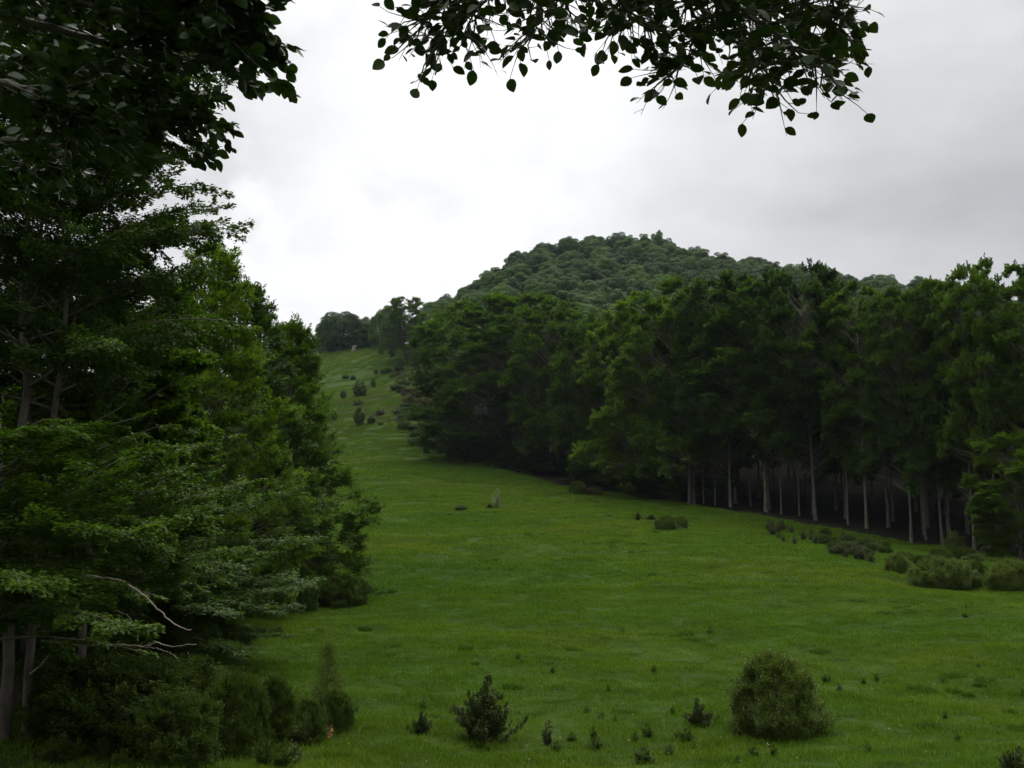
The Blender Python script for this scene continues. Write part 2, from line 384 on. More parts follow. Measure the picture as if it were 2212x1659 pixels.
class Kind: pass
def make_tree(name, seed, H, R, cb, nleaf, size, nl=46, shape='beech', mleaf=None, mbark=None, tr=.22, lean=.03, per_m=3.2, sec_f=.30, twig=True, topel=70, clump=.2, lowel=-4, sides=9, st0=.25, vj=.07, tilt=.38, maxs=1.6):
    rng = np.random.default_rng(seed); k = Kind(); k.H = H; k.R = R
    n = 12; z = np.linspace(0, H * .96, n); wx = np.cumsum(rng.normal(0, lean * H / n * 3, n)); wy = np.cumsum(rng.normal(0, lean * H / n * 3, n)); wx[0] = wy[0] = 0
    tp = np.c_[wx - wx[0], wy - wy[0], z]; tp[0, 2] = -.4
    rad = tr * (1 - z / H) ** .8 + .012; rad[0] *= 1.45
    T = [(tp, rad, sides)]; limbs = []
    az = rng.uniform(0, 6.28)
    for i in range(nl):
        t = (i + rng.uniform(0, .8)) / nl; h = H * (cb + (0.97 - cb) * t)
        if shape == 'beech': prof = (.78 + .22 * min(1, t / .3)) * math.sqrt(max(.02, 1 - max(0, (t - .3) / .72) ** 2.4))
        elif shape == 'cone': prof = (1.03 - t) ** .58
        elif shape == 'dome': prof = math.sqrt(max(.03, 1 - t ** 2.2)) * (.8 + .2 * min(1, t * 4))
        else: prof = (1 - t) ** .5
        prof = max(prof, .16)
        Lb = R * prof * rng.uniform(1 - clump, 1 + clump); az += 2.4 + rng.normal(0, .25)
        el = math.radians(lowel + (topel - lowel) * t ** 1.3) + rng.normal(0, .12)
        Lb = Lb / max(.45, math.cos(el * .75))
        Lb = min(Lb, (H - h) * 1.1 + R * .55)
        p0 = np.array([np.interp(h, z, tp[:, 0]), np.interp(h, z, tp[:, 1]), h])
        c = curve(p0, az, el + .25, el - .15, Lb, 7, rng, .11); limbs.append((c, Lb))
        r0 = max(.02, float(np.interp(h, z, rad)) * .45); T.append((c, np.linspace(r0, .008, 7), 5))
    P0, D, Ln, Rr = sprays(limbs, per_m, sec_f, rng, start=st0, spread=.95, maxsec=maxs)
    if twig:
        for j in range(len(P0)): T.append((np.stack([P0[j], P0[j] + D[j] * Ln[j] * .5 , P0[j] + D[j] * Ln[j] * .95 - [0, 0, .03 * Ln[j]]]), [.011, .007, .003], 3))
    V, Q = tubes(T); k.trunk = np_mesh(name + '_trunk', V, [Q], mbark or M_BARK, True)
    V, Q, r = spray_leaves(P0, D, Ln, Rr, nleaf, size, rng, vj=vj, tilt=tilt, wid=.38)
    k.crown = np_mesh(name + '_crown', V, [Q], mleaf or M_BEECH, False, r); k.top = float(V[:, 2].max()); k.rad = float(np.percentile(np.hypot(V[:, 0], V[:, 1]), 97))
    return k
def make_billow(name, seed, H, R, cb, npad, nleaf, size, mleaf, tr=.22, peak=.36, top=2.4, low=.8, padr=(.15, .27), mbark=None, lean=.012, vj=.07, tilt=.36, nspr=9, lob=.24, sides=9, droop=.2, dz=.26, up_=0.0, nb=0):
    """broadleaf crown: a filled body of leafy boughs, each ending in a fan of sprigs"""
    rng = np.random.default_rng(seed); k = Kind()
    z = np.linspace(0, H * .93, 12); wx = np.cumsum(rng.normal(0, lean * H / 4, 12)); wy = np.cumsum(rng.normal(0, lean * H / 4, 12)); tp = np.c_[wx - wx[0], wy - wy[0], z]; tp[0, 2] = -.5
    rad = tr * (1 - z / H) ** .7 + .01; rad[0] *= 1.5; T = [(tp, rad, sides)]
    def body(t, az):
        if top < 0: p = np.where(t < peak, low + (1 - low) * t / peak, np.maximum(.03, 1 - np.maximum(0, t - peak) / (1.0 - peak)) ** -top)
        else: p = np.where(t < peak, low + (1 - low) * t / peak, np.sqrt(np.maximum(.01, 1 - (np.maximum(0, t - peak) / (1.0 - peak)) ** top)))
        return p * (1 + lob * np.sin(2 * az + ph[0] + 3 * t) + lob * .8 * np.sin(3 * az + ph[1] - 9 * t) + lob * .5 * np.sin(5 * az + ph[2] + 17 * t))
    ph = rng.uniform(0, 6.28, 4)
    # heavy boughs first, then smaller leafy pads over the outer and upper side of each bough
    if nb:
        tb = ((np.arange(nb) + rng.random(nb)) / nb) ** (1.25 if top < 0 else .9) * .93; ab = np.arange(nb) * 2.39996 + rng.normal(0, .3, nb); br = R * rng.uniform(.24, .40, nb) * (1 - .3 * tb)
        rb = np.maximum(.0, R * body(tb, ab) - br * .8) * np.where(rng.random(nb) < .85, 1, .45); zb = H * (cb + (1 - cb) * tb) - droop * rb * (1 - tb)
        bc = np.c_[rb * np.cos(ab), rb * np.sin(ab), zb]; bo = unit(np.c_[np.cos(ab), np.sin(ab), .55 + 1.2 * tb])
        kb = np.repeat(np.arange(nb), int(math.ceil(npad / nb))); npad = len(kb)
        dp = unit(unit(rng.normal(size=(npad, 3))) + bo[kb] * .95); cen = bc[kb] + dp * br[kb][:, None] * [1, 1, .62] * rng.uniform(.75, 1.1, (npad, 1))
        cen[:, 2] = np.minimum(cen[:, 2], H * .985)
        t = np.clip((cen[:, 2] / H - cb) / (1 - cb), 0, 1); az = np.arctan2(cen[:, 1], cen[:, 0]); rr = np.hypot(cen[:, 0], cen[:, 1]); zz = cen[:, 2].copy()
        cen[:, 0] += np.interp(np.clip(zz, 0, H), z, tp[:, 0]); cen[:, 1] += np.interp(np.clip(zz, 0, H), z, tp[:, 1])
        o = unit(np.c_[dp[:, 0], dp[:, 1], dp[:, 2] * .5] + np.c_[np.cos(az), np.sin(az), .1 + .6 * t] * .8)
    else:
        t = ((np.arange(npad) + rng.random(npad)) / npad) ** .92; az = np.arange(npad) * 2.39996 + rng.normal(0, .35, npad)
        rr = R * body(t, az) * np.where(rng.random(npad) < .74, rng.uniform(.78, 1.0, npad), rng.uniform(.3, .78, npad)); zz = H * (cb + (1 - cb) * t * .97) + rng.normal(0, .02 * H, npad) - droop * rr * (1 - t)
        cx = np.interp(np.clip(zz, 0, H), z, tp[:, 0]); cy = np.interp(np.clip(zz, 0, H), z, tp[:, 1])
        cen = np.c_[cx + rr * np.cos(az), cy + rr * np.sin(az), zz]; o = unit(np.c_[np.cos(az), np.sin(az), np.tan(np.clip(-.15 + 1.1 * t ** 1.5, -.3, 1.2))])
    pr = R * rng.uniform(padr[0], padr[1], npad) * (1 - .35 * t)
    for i in range(npad):
        if i % 3 and i > 20: continue
        h0 = max(.12 * H, zz[i] - rr[i] * (.25 + .6 * t[i])); b0 = np.array([np.interp(h0, z, tp[:, 0]), np.interp(h0, z, tp[:, 1]), h0])
        m_ = b0 * .45 + cen[i] * .55 + [0, 0, .04 * rr[i]]; T.append((np.stack([b0, m_, cen[i], cen[i] + o[i] * pr[i]]), np.array([tr * .14 + .012, tr * .08 + .01, .014, .006]) * min(1, H / 8), 4))
    K_ = np.repeat(np.arange(npad), nspr); n = len(K_)
    D = unit(o[K_] + rng.normal(0, .62, (n, 3)) * [1, 1, dz] + [0, 0, up_]); P0 = cen[K_] - o[K_] * (pr[K_] * .45)[:, None] + rng.normal(0, 1, (n, 3)) * [.28, .28, .13] * pr[K_][:, None]
    Ln = pr[K_] * rng.uniform(.8, 1.7, n)
    V, Q = tubes(T); k.trunk = np_mesh(name + '_trunk', V, [Q], mbark or M_BARK, True)
    R_ = rng.random(npad)[K_] * .75 + rng.random(n) * .25
    V, Q, r = spray_leaves(P0, D, Ln, R_, nleaf, size, rng, vj=vj, tilt=tilt, wid=.42)
    k.crown = np_mesh(name + '_crown', V, [Q], mleaf, False, r); k.top = float(V[:, 2].max()); k.rad = float(np.percentile(np.hypot(V[:, 0], V[:, 1]), 97)); k.stems = k.trunk; k.foliage = k.crown; return k
def make_dome(name, seed, H, R, nc, nleaf, size, bump=.14, pointy=0.0, mleaf=None, cl=(.22, .36), asp=.7):
    """round crown of billowing leaf clumps, as beeches look from far off"""
    rng = np.random.default_rng(seed); k = Kind(); sr = R / 5; T = [(np.array([[0, 0, -.08 * H], [.1 * sr, 0, H * .3], [0, .1 * sr, H * .6], [.1 * sr, 0, H * .9]]), np.array([.28, .2, .13, .03]) * sr, 6)]
    q = (np.arange(nc) + .5) / nc; zc = -.93 + 1.88 * q; az = np.arange(nc) * 2.4 + rng.normal(0, .2, nc)
    rr = np.sqrt(np.maximum(.02, 1 - zc ** 2)) * (1 - pointy * np.maximum(0, zc) * .5)
    dirs = np.c_[rr * np.cos(az), rr * np.sin(az), zc]; sc = rng.uniform(1 - bump * 1.6, 1 + bump * .6, nc)[:, None] * .80
    cen = dirs * sc * [R, R, H * .50] + [0, 0, H * .46]
    for c in cen: T.append((np.stack([[0, 0, max(.06 * H, c[2] * .55)], c * [.5, .5, 1] * [1, 1, .85], c]), [.07 * sr, .05 * sr, .02 * sr], 4))
    V, Q = tubes(T); k.trunk = np_mesh(name + '_trunk', V, [Q], M_BARK, True)
    cr = R * rng.uniform(cl[0], cl[1], nc); w_ = cr ** 2; kk = rng.choice(nc, nleaf, p=w_ / w_.sum())
    d = unit(rng.normal(size=(nleaf, 3)) + unit(cen - [0, 0, H * .4])[kk] * .9); rad = cr[kk] * rng.uniform(.55, 1.0, nleaf) ** .5 * rng.uniform(.9, 1.15, nleaf)
    pos = cen[kk] + d * rad[:, None] * [1, 1, .72]; nrm = unit(d + [0, 0, .7] + rng.normal(0, .45, (nleaf, 3))); dd = unit(np.cross(nrm, rng.normal(size=(nleaf, 3))))
    L = size * rng.uniform(.6, 1.3, nleaf); V, Q = leaf_quads(pos, dd, nrm, L, L * asp)
    k.crown = np_mesh(name + '_crown', V, [Q], mleaf or M_HILL, False, rng.random(nc)[kk] * .6 + rng.random(nleaf) * .4)
    k.top = float(np.percentile(V[:, 2], 99.8)); k.rad = float(np.percentile(np.hypot(V[:, 0], V[:, 1]), 97)); k.stems = k.trunk; k.foliage = k.crown; return k
def make_shrub(name, seed, H, R, nleaf, size, shape='round', ns=40, mleaf=None, per_m=9, sec_f=.22, stem=.013, clump=.2, vj=.3, asp=.6, tilt=.9):
    rng = np.random.default_rng(seed); k = Kind(); T = []; limbs = []
    for i in range(ns):
        az = i * 2.4 + rng.normal(0, .3); q = (i + .5) / ns
        if shape == 'round': el = math.asin(min(.99, .02 + .97 * q)); Lb = 1 / math.sqrt((math.cos(el) / R) ** 2 + (math.sin(el) / H) ** 2)
        elif shape == 'cone': el = math.asin(min(.99, .02 + .97 * q ** 1.4)); t_ = math.tan(el); x = H * R / (H + R * t_) ; Lb = .62 * min(H, x / max(.02, math.cos(el))) + .38 / math.sqrt((math.cos(el) / R) ** 2 + (math.sin(el) / H) ** 2)
        elif shape == 'upright': el = math.radians(38 + 50 * q); Lb = H * (.35 + .65 * q) if q > .3 else H * .5
        else: el = math.radians(60 + 28 * q); Lb = H * (.5 + .5 * rng.random())
        Lb *= rng.uniform(1 - clump, 1 + clump * .6)
        p0 = np.array([rng.normal(0, R * .08), rng.normal(0, R * .08), -.05])
        c = curve(p0, az, el - .1, el + .12, Lb, 6, rng, .13); limbs.append((c, Lb)); T.append((c, np.linspace(stem, .003, 6), 4))
    P0, D, Ln, Rr = sprays(limbs, per_m, sec_f, rng, start=.18, droop=.25, spread=.8, maxsec=.7, lift=.45)
    V, Q = tubes(T); k.stems = np_mesh(name + '_stems', V, [Q], M_BARKD, True)
    V, Q, r = spray_leaves(P0, D, Ln, Rr, nleaf, size, rng, vj=vj, wid=.4, tilt=tilt, asp=asp)
    k.foliage = np_mesh(name + '_foliage', V, [Q], mleaf or M_SHRUB, False, r); k.top = float(np.percentile(V[:, 2], 99.7)); k.rad = float(np.percentile(np.hypot(V[:, 0], V[:, 1]), 97))
    return k

rz = random.Random(11)
def put_tree(k, base, h, label, group=None, name='beech_tree', wide=None, rot=None, cat='tree', parts=True):
    """h: height; wide: crown radius"""
    s = h / k.top; sw = s if wide is None else wide / k.rad
    r = bpy.data.objects.new(name, None); C.objects.link(r); r.location = base; r.rotation_euler = (0, 0, rz.uniform(0, 6.28) if rot is None else rot)
    r.scale = (sw, sw, s); r.empty_display_size = .5
    link('trunk', k.trunk, r); link('crown', k.crown, r)
    return tag(r, label, cat, group)
def top_h(u, v, base): return pt(u, v, base[1])[2] - base[2]
def put_shrub(k, u, vb, vt, wpx, label, group=None, name='shrub', cat='shrub', base=None, mats=None):
    b_ = hit(u, vb) if base is None else base
    h = max(.15, top_h(u, vt, b_)); R = wpx * K / 2 * b_[1] / F
    r = bpy.data.objects.new(name, None); C.objects.link(r); r.location = b_ - Vector((0, 0, .03)); r.rotation_euler = (0, 0, rz.uniform(0, 6.28))
    r.scale = (R / k.rad, R / k.rad, h / k.top); r.empty_display_size = .2
    link('stems', k.stems, r); link('foliage', k.foliage, r)
    return tag(r, label, cat, group)

# ------------------------------------------------------------------ kinds of tree
E1 = make_billow('edge_beech_a', 1, 20, 7.0, .10, 640, 220000, .24, M_BEECH, tr=.20, lob=.14, top=3, padr=(.08, .16), nb=66)
E2 = make_billow('edge_beech_b', 2, 20, 6.8, .16, 640, 220000, .24, M_BEECH, tr=.20, peak=.42, lob=.2, top=3.2, padr=(.08, .16), nb=66)
E3 = make_billow('edge_beech_c', 3, 20, 6.6, .06, 640, 220000, .24, M_BEECHL, tr=.20, peak=.34, lob=.18, top=2.8, padr=(.08, .16), nb=66)
E4 = make_billow('edge_beech_d', 17, 21, 6.4, .26, 600, 200000, .24, M_DARK, tr=.20, peak=.5, lob=.2, top=3, padr=(.08, .16), nb=66)
F1 = make_billow('tall_beech_a', 4, 22, 5.6, .30, 230, 110000, .25, M_BEECH, tr=.20, peak=.5, lob=.2, padr=(.10, .18), nb=42)
F2 = make_billow('tall_beech_b', 5, 23, 5.4, .36, 220, 110000, .25, M_BEECH, tr=.18, peak=.5, top=2, lob=.2, padr=(.10, .18), nb=42)
H1 = make_dome('hill_tree_a', 6, 12, 5.0, 90, 42000, .30, bump=.12, cl=(.20, .36))
H2 = make_dome('hill_tree_b', 7, 12, 5.4, 100, 44000, .30, bump=.2, cl=(.18, .36))
H3 = make_dome('hill_tree_c', 8, 13, 4.6, 80, 38000, .30, bump=.28, pointy=.5, cl=(.20, .36))
H4 = make_dome('hill_tree_d', 18, 12, 4.4, 80, 36000, .30, bump=.34, pointy=.8, cl=(.20, .36))
N1 = make_billow('slope_beech_a', 9, 14, 4.6, .06, 760, 260000, .12, M_BEECHL, tr=.14, peak=.22, top=-.68, padr=(.08, .17), nb=90, lob=.16, vj=.06, tilt=.32, dz=.2, nspr=7)
N2 = make_billow('slope_beech_b', 10, 13, 4.3, .08, 740, 250000, .115, M_BEECH, tr=.14, peak=.28, top=-.85, padr=(.08, .17), nb=90, lob=.18, vj=.06, tilt=.32, dz=.2, nspr=7)
N3 = make_billow('slope_beech_c', 12, 13, 4.0, .08, 700, 230000, .12, M_DARK, tr=.14, peak=.3, top=-.7, padr=(.08, .17), nb=90, lob=.24, vj=.06, tilt=.32, dz=.2, nspr=7)
A1 = make_tree('near_beech', 13, 13.5, 3.9, .43, 100000, .085, nl=50, shape='beech', mleaf=M_DARK, mbark=M_BARKD, tr=.085, topel=50, lowel=8, per_m=3.2, sec_f=.32, lean=.02, sides=14, vj=.06)
A2 = make_tree('understorey_beech', 14, 8, 3.2, .08, 130000, .085, nl=64, shape='beech', mleaf=M_BEECH, mbark=M_BARKD, tr=.09, topel=48, lowel=-20, vj=.15, tilt=.6, clump=.3, per_m=3.2, sec_f=.34)
A3 = make_tree('low_bough_beech', 15, 5.4, 2.6, .36, 60000, .075, nl=34, shape='beech', mleaf=M_BEECH, mbark=M_BARKD, tr=.07, topel=40, lowel=-6, per_m=3.4, sec_f=.36)

# ------------------------------------------------------------------ right-hand wood
GR = 'beeches along the right edge of the meadow'
RIGHT = [
 (872,775,640,52,E2,270,'dark rounded beech standing alone where the wood meets the hilltop',None),
 (932,850,664,50,E3,214,'light green beech just right of the dark rounded one near the hilltop',None),
 (985,935,652,64,E3,176,'light green beech beside the brown scrub on the upper slope',None),
 (1085,1010,632,128,E1,140,'broad dark beech whose boughs reach out over the narrowest part of the meadow',None),
 (1190,1040,640,70,E2,128,'beech at the back of the bend in the forest edge',None),
 (1290,1055,668,70,E1,120,'beech right of the broad dark one, behind the small bush at the forest edge',None),
 (1395,1078,628,88,E3,108,'light green beech with leaves down to the grass, left of the first bare trunks',None),
 (1490,1090,596,100,E2,101,'tall beech above the cluster of three thin pale trunks',None),
 (1578,1105,586,78,E4,97,'tall beech on the leftmost thick pale trunk',.22),
 (1655,1117,574,90,F1,93,'tall beech on the thickest pale trunk, slightly tilted',.24),
 (1762,1135,556,92,E4,90,'tallest beech at the middle of the forest edge',.28),
 (1872,1153,600,76,F2,84,'beech with a lone bare trunk above the thistles',.34),
 (1968,1176,610,70,E4,79,'beech with a long bare trunk at the left of the dark opening',None),
 (2036,1176,596,70,F2,79,'beech with a slim bare trunk in the middle of the dark opening',None),
 (2105,1190,585,60,F1,75,'beech behind the big round bush at the right',None),
 (2156,1205,548,70,F2,71,'beech with ragged spiky top near the right side of the photo',None),
 (2250,1220,560,80,F2,68,'beech cut off by the right side of the photo',None),
]
for i, (u, vb, vt, wpx, k, Y, lab, _) in enumerate(RIGHT):
    b_ = at(u, Y); h = top_h(u, vt, b_); R = wpx * K * Y / F
    put_tree(k, b_, h, lab, GR, wide=R * (1.08 if i < 3 else 1.5), rot=i * 1.9 + .4)
TR = [(1500,1091,100,'thin pale trunk, left one of three in a cluster'),(1520,1093,101,'thin pale trunk, middle one of three in a cluster'),
      (1545,1096,99,'leaning thin trunk, right one of three in a cluster'),(1622,1112,99,'slender bent trunk between the two thick pale ones'),
      (1688,1124,92,'medium brown trunk right of the thickest pale one'),(1726,1130,92,'thin trunk under a hanging bough, left of the tallest beech'),
      (1832,1146,86,'shaded trunk left of the lone trunk above the thistles'),(2000,1174,80,'pale trunk left of the slim one in the dark opening')]
for i, (u, vb, Y, lab) in enumerate(TR):
    b_ = at(u, Y + .6); k = F2 if i % 2 else F1
    put_tree(k, b_, top_h(u, 640 + 8 * i, b_), lab, 'thin trunks between the edge beeches', wide=2.6, rot=i * 2.1)
# young tree with low bright boughs in front of the trunks at the right
b_ = at(2205, 66); put_tree(E3, b_, top_h(2200, 925, b_), 'young bright green beech with low boughs before the trunks at far right', None, wide=3.6, rot=1.0)
for u, Y, vt, lab in [(1003,146,905,'low leafy young beech at the foot of the wood nearest the lone dark meadow bush'),(1050,137,930,'low leafy young beech under the left side of the broad dark beech'),
    (1120,132,940,'low leafy young beech under the right side of the broad dark beech'),(1185,126,960,'low leafy young beech left of the small light bush at the forest edge'),
    (1300,118,985,'low leafy young beech right of the small light bush at the forest edge'),(1365,112,985,'low leafy young beech midway between the small light bush and the bare trunks'),
    (1430,106,1000,'low leafy young beech left of the three thin pale trunks')]:
    b_ = at(u, Y + 2.5); put_tree((E3, E1)[int(u) % 2], b_ - Vector((0, 0, .4)), top_h(u, vt, b_), lab, 'young beeches at the foot of the wood', wide=4.2)
rng0 = np.random.default_rng(5)
cnt = 0
for row, off in enumerate((6, 13, 22, 33, 48, 62, 76)):
    for u in np.arange(960, 2420, 78 - row * 3) + rng0.uniform(-12, 12) * (row + 1):
        uu = u + rng0.uniform(-18, 18)
        if row > 4 and uu < 1650: continue
        Yl = float(np.interp(uu, [905, 1000, 1200, 1400, 1500, 1650, 1870, 1970, 2150, 2300], [170, 150, 126, 108, 101, 94, 84, 79, 71, 66])) + off + rng0.uniform(-2, 2)
        b_ = at(uu, Yl); lim = float(np.interp(uu, [905, 1000, 1100, 1300, 1450, 1780, 1900, 2000, 2100, 2212, 2400], [680, 672, 665, 690, 625, 590, 625, 630, 600, 580, 590]))
        h = min(22 + rng0.uniform(-3, 1), top_h(uu, lim, b_))
        if h < 9: continue
        put_tree((F1, E4, F2, E2)[cnt % 4] if row > 1 else (F1, F2)[cnt % 2], b_, h, 'beech standing in the dark shade behind the front row of the wood', 'beeches inside the dark wood', wide=4.2 + rng0.uniform(-.4, .6)); cnt += 1
print('wood fill', cnt)

# ------------------------------------------------------------------ wooded hill
sil_u = [860, 905, 1000, 1100, 1300, 1400, 1450, 1600, 1780, 1900, 2000, 2100, 2212, 2400]
sil_v = [700, 690, 672, 660, 690, 650, 620, 590, 575, 612, 612, 600, 575, 580]
nh = 0
Yh = 232.0
cand = []
while Yh < 455:
    step = 9.6 + (Yh - 232) * .006
    for X in np.arange(-60, 260, step) + rng0.uniform(-3, 3):
        x = X + rng0.uniform(-2.4, 2.4); y = Yh + rng0.uniform(-2.4, 2.4); z = h1(x, y); h = rng0.uniform(9.0, 12.8)
        dep = y * math.cos(TH) + z * math.sin(TH); u = (512 + F * x / dep) / K
        v = (384 - F * (-y * math.sin(TH) + (z + h) * math.cos(TH)) / dep) / K
        if u < 905 + max(0, (300 - y) * .6) or u > 2260: continue
        if v > np.interp(u, sil_u, sil_v) + 14: continue
        cand.append((x, y, z, h, u, v))
    Yh += step * .9
# drop the ones wholly behind the ridge
az_ = {}
keep = []
for c in sorted(cand, key=lambda c: c[1]):
    b0 = int(c[4] // 12); vis = min([az_.get(b0 + j, 9999) for j in (-1, 0, 1)])
    vis_max = max([az_.get(b0 + j, 9999) for j in (-1, 0, 1)])
    if c[5] < vis_max - .5:
        keep.append(c)
    for j in (-1, 0, 1): az_[b0 + j] = min(az_.get(b0 + j, 9999), c[5])
for x, y, z, h, u, v in keep:
    zone = 'left flank' if u < 1150 else 'rounded top' if u < 1550 and y > 370 else 'middle slope' if u < 1550 else 'long right shoulder'
    put_tree((H1, H2, H3, H4)[rng0.integers(4)], Vector((x, y, z)), h, 'rounded tree in the forest on the %s of the distant hill' % zone, 'trees on the %s of the hill' % zone,
             name='forest_tree', wide=rng0.uniform(4.7, 6.4)); nh += 1
print('hill trees', nh, 'cand', len(cand))
b_ = at(1420, 428); put_tree(H3, b_, top_h(1420, 498, b_), 'single taller tree poking up from the skyline of the hill', None, name='forest_tree', wide=3.2)

# ------------------------------------------------------------------ trees on the crest and beyond the left slope
for u, Y, vt, wpx, k, lab in [
    (735,306,676,46,H1,'dark round tree on the skyline at the top of the meadow'),
    (703,304,692,26,H2,'small tree at the left of the skyline trees above the meadow'),
    (783,306,684,30,H3,'smaller tree between two darker ones on the skyline above the meadow'),
    (822,300,668,24,H2,'narrow tree left of the big dark rounded one on the skyline'),
    (845,292,662,26,H1,'dark tree tucked against the left of the big rounded one')]:
    b_ = at(u, Y) - Vector((0, 0, 2.2)); put_tree(k, b_, top_h(u, vt, b_), lab, 'trees on the crest of the meadow', name='forest_tree', wide=wpx * K * Y / F * 1.1)
GL = 'trees down the left side of the meadow'
for u, Y, vt, wpx, k, lab in [
    (660,205,732,26,H1,'farthest hazy green tree on the left side of the meadow'),
    (625,165,706,36,E3,'pale green tree halfway up the left side'),
    (592,128,694,40,E2,'tree with a ragged top behind the left foreground beeches'),
    (618,100,760,40,E3,'lighter tree just above the spiky beech at the left'),
    (560,92,665,60,E1,'tree hidden mostly behind the tallest left beech'),
    (616,47,676,168,N2,'spiky dark beech whose right side overhangs the meadow'),
    (515,43,590,170,N3,'dark beech with a visible short trunk over the shaded grass'),
    (438,36,515,205,N1,'tallest light green beech on the left with a pointed top'),
    (310,33,640,170,N1,'light green beech left of the tallest one'),
    (330,48,580,100,N3,'dark beech behind the two light green ones at the left'),
    (205,30,790,110,N2,'beech in the gap below the strip of sky at the left'),
    (60,32,800,120,N3,'dark beech at the back of the left corner'),
    (-70,26,770,120,N2,'beech cut off by the left side of the photo'),
    (120,44,800,120,N3,'beech filling the shade behind the left corner'),
    (420,62,760,100,N3,'dark beech in the second row left of the meadow')]:
    b_ = at(u, Y); put_tree(k, b_, top_h(u, vt, b_), lab, GL, wide=wpx * K * Y / F * (1.08 if Y < 50 else 1.0))

# near left
b_ = hit(62, 1595); NEAR_BASE = b_
t_ = put_tree(A1, b_, 13.2, 'grey-barked beech with a curved trunk nearest the lower left corner', None, wide=2.5, rot=.6)
def dead_branch(parent, spec):
    for pts, r in spec:
        q = np.array([np.array(pt(*p)) for p in pts]); n = len(q)
        tt = np.linspace(0, n - 1, n * 5); q2 = np.stack([np.interp(tt, range(n), q[:, i]) for i in range(3)], 1)
        q2 += np.random.default_rng(int(r * 1e4)).normal(0, .006, q2.shape)
        r = r * .62; V, Q = tubes([(q2, np.linspace(r, r * .35, len(q2)), 6)])
        inv = parent.matrix_basis.inverted(); V = np.array([inv @ Vector(v) for v in V])
        link('dead_branch', np_mesh('dead_branch', V, [Q], M_DEAD, True), parent)
dead_branch(t_, [([(70,1290,14.6),(110,1258,14.2),(195,1243,13.8),(265,1255,13.6),(310,1285,13.4),(345,1320,13.3),(380,1352,13.2),(415,1362,13.2)],.032),
                 ([(175,1280,13.9),(205,1300,13.8),(240,1312,13.7),(275,1328,13.6),(292,1352,13.5),(300,1385,13.5)],.018),
                 ([(90,1385,14.6),(180,1395,14.2),(230,1394,14.0),(270,1393,13.8),(310,1397,13.7),(340,1388,13.6),(365,1396,13.5),(425,1392,13.4)],.026),
                 ([(310,1397,13.7),(345,1402,13.6),(370,1412,13.5),(385,1422,13.4)],.012),
                 ([(66,1455,14.9),(85,1440,14.6),(105,1415,14.3)],.03)])
b_ = at(-25, 13.6); put_tree(A3, b_, top_h(0, 775, b_), 'low beech with light layered boughs crossing the lower left trunks', None, wide=2.9, rot=2.2)
b_ = at(150, 16.5); put_tree(A3, b_, top_h(150, 800, b_), 'slim low beech with light boughs just right of the curved grey trunk', None, wide=2.7, rot=4.0)
b_ = hit(6, 1600); put_tree(A1, b_, 14, 'thick shaded trunk cut off by the lower left edge', None, wide=3.2, rot=2.6)
b_ = at(36, 18.5); put_tree(A1, b_, 13, 'brownish trunk close behind the curved grey one', None, wide=3.0, rot=4.2)
b_ = at(110, 21); put_tree(A2, b_, top_h(110, 800, b_), 'leafy low beech spreading bright layered boughs behind the left trunks', None, wide=3.6, rot=1.2)
b_ = at(265, 24); put_tree(A2, b_, top_h(265, 960, b_), 'low beech above the left bushes with boughs hanging towards the meadow', None, wide=4.0, rot=3.4)
b_ = at(-70, 19); put_tree(A2, b_, top_h(-70, 860, b_), 'leafy low beech cut off by the left edge', None, wide=3.2, rot=5.4)
b_ = at(400, 27); put_tree(A2, b_, top_h(400, 1140, b_), 'small beech whose lowest boughs almost touch the shaded grass', None, wide=2.9, rot=.4)
for u, Y, lab in [(168, 20.5, 'thin dark trunk in the deep shade, left one behind the round bush'), (196, 21.5, 'thin dark trunk in the deep shade, just left of the round bush'), (240, 26, 'thin dark trunk farthest back in the shade above the round bush')]:
    b_ = at(u, Y); put_tree(F2, b_, 9, lab, 'thin trunks in the left shade', wide=2.6)

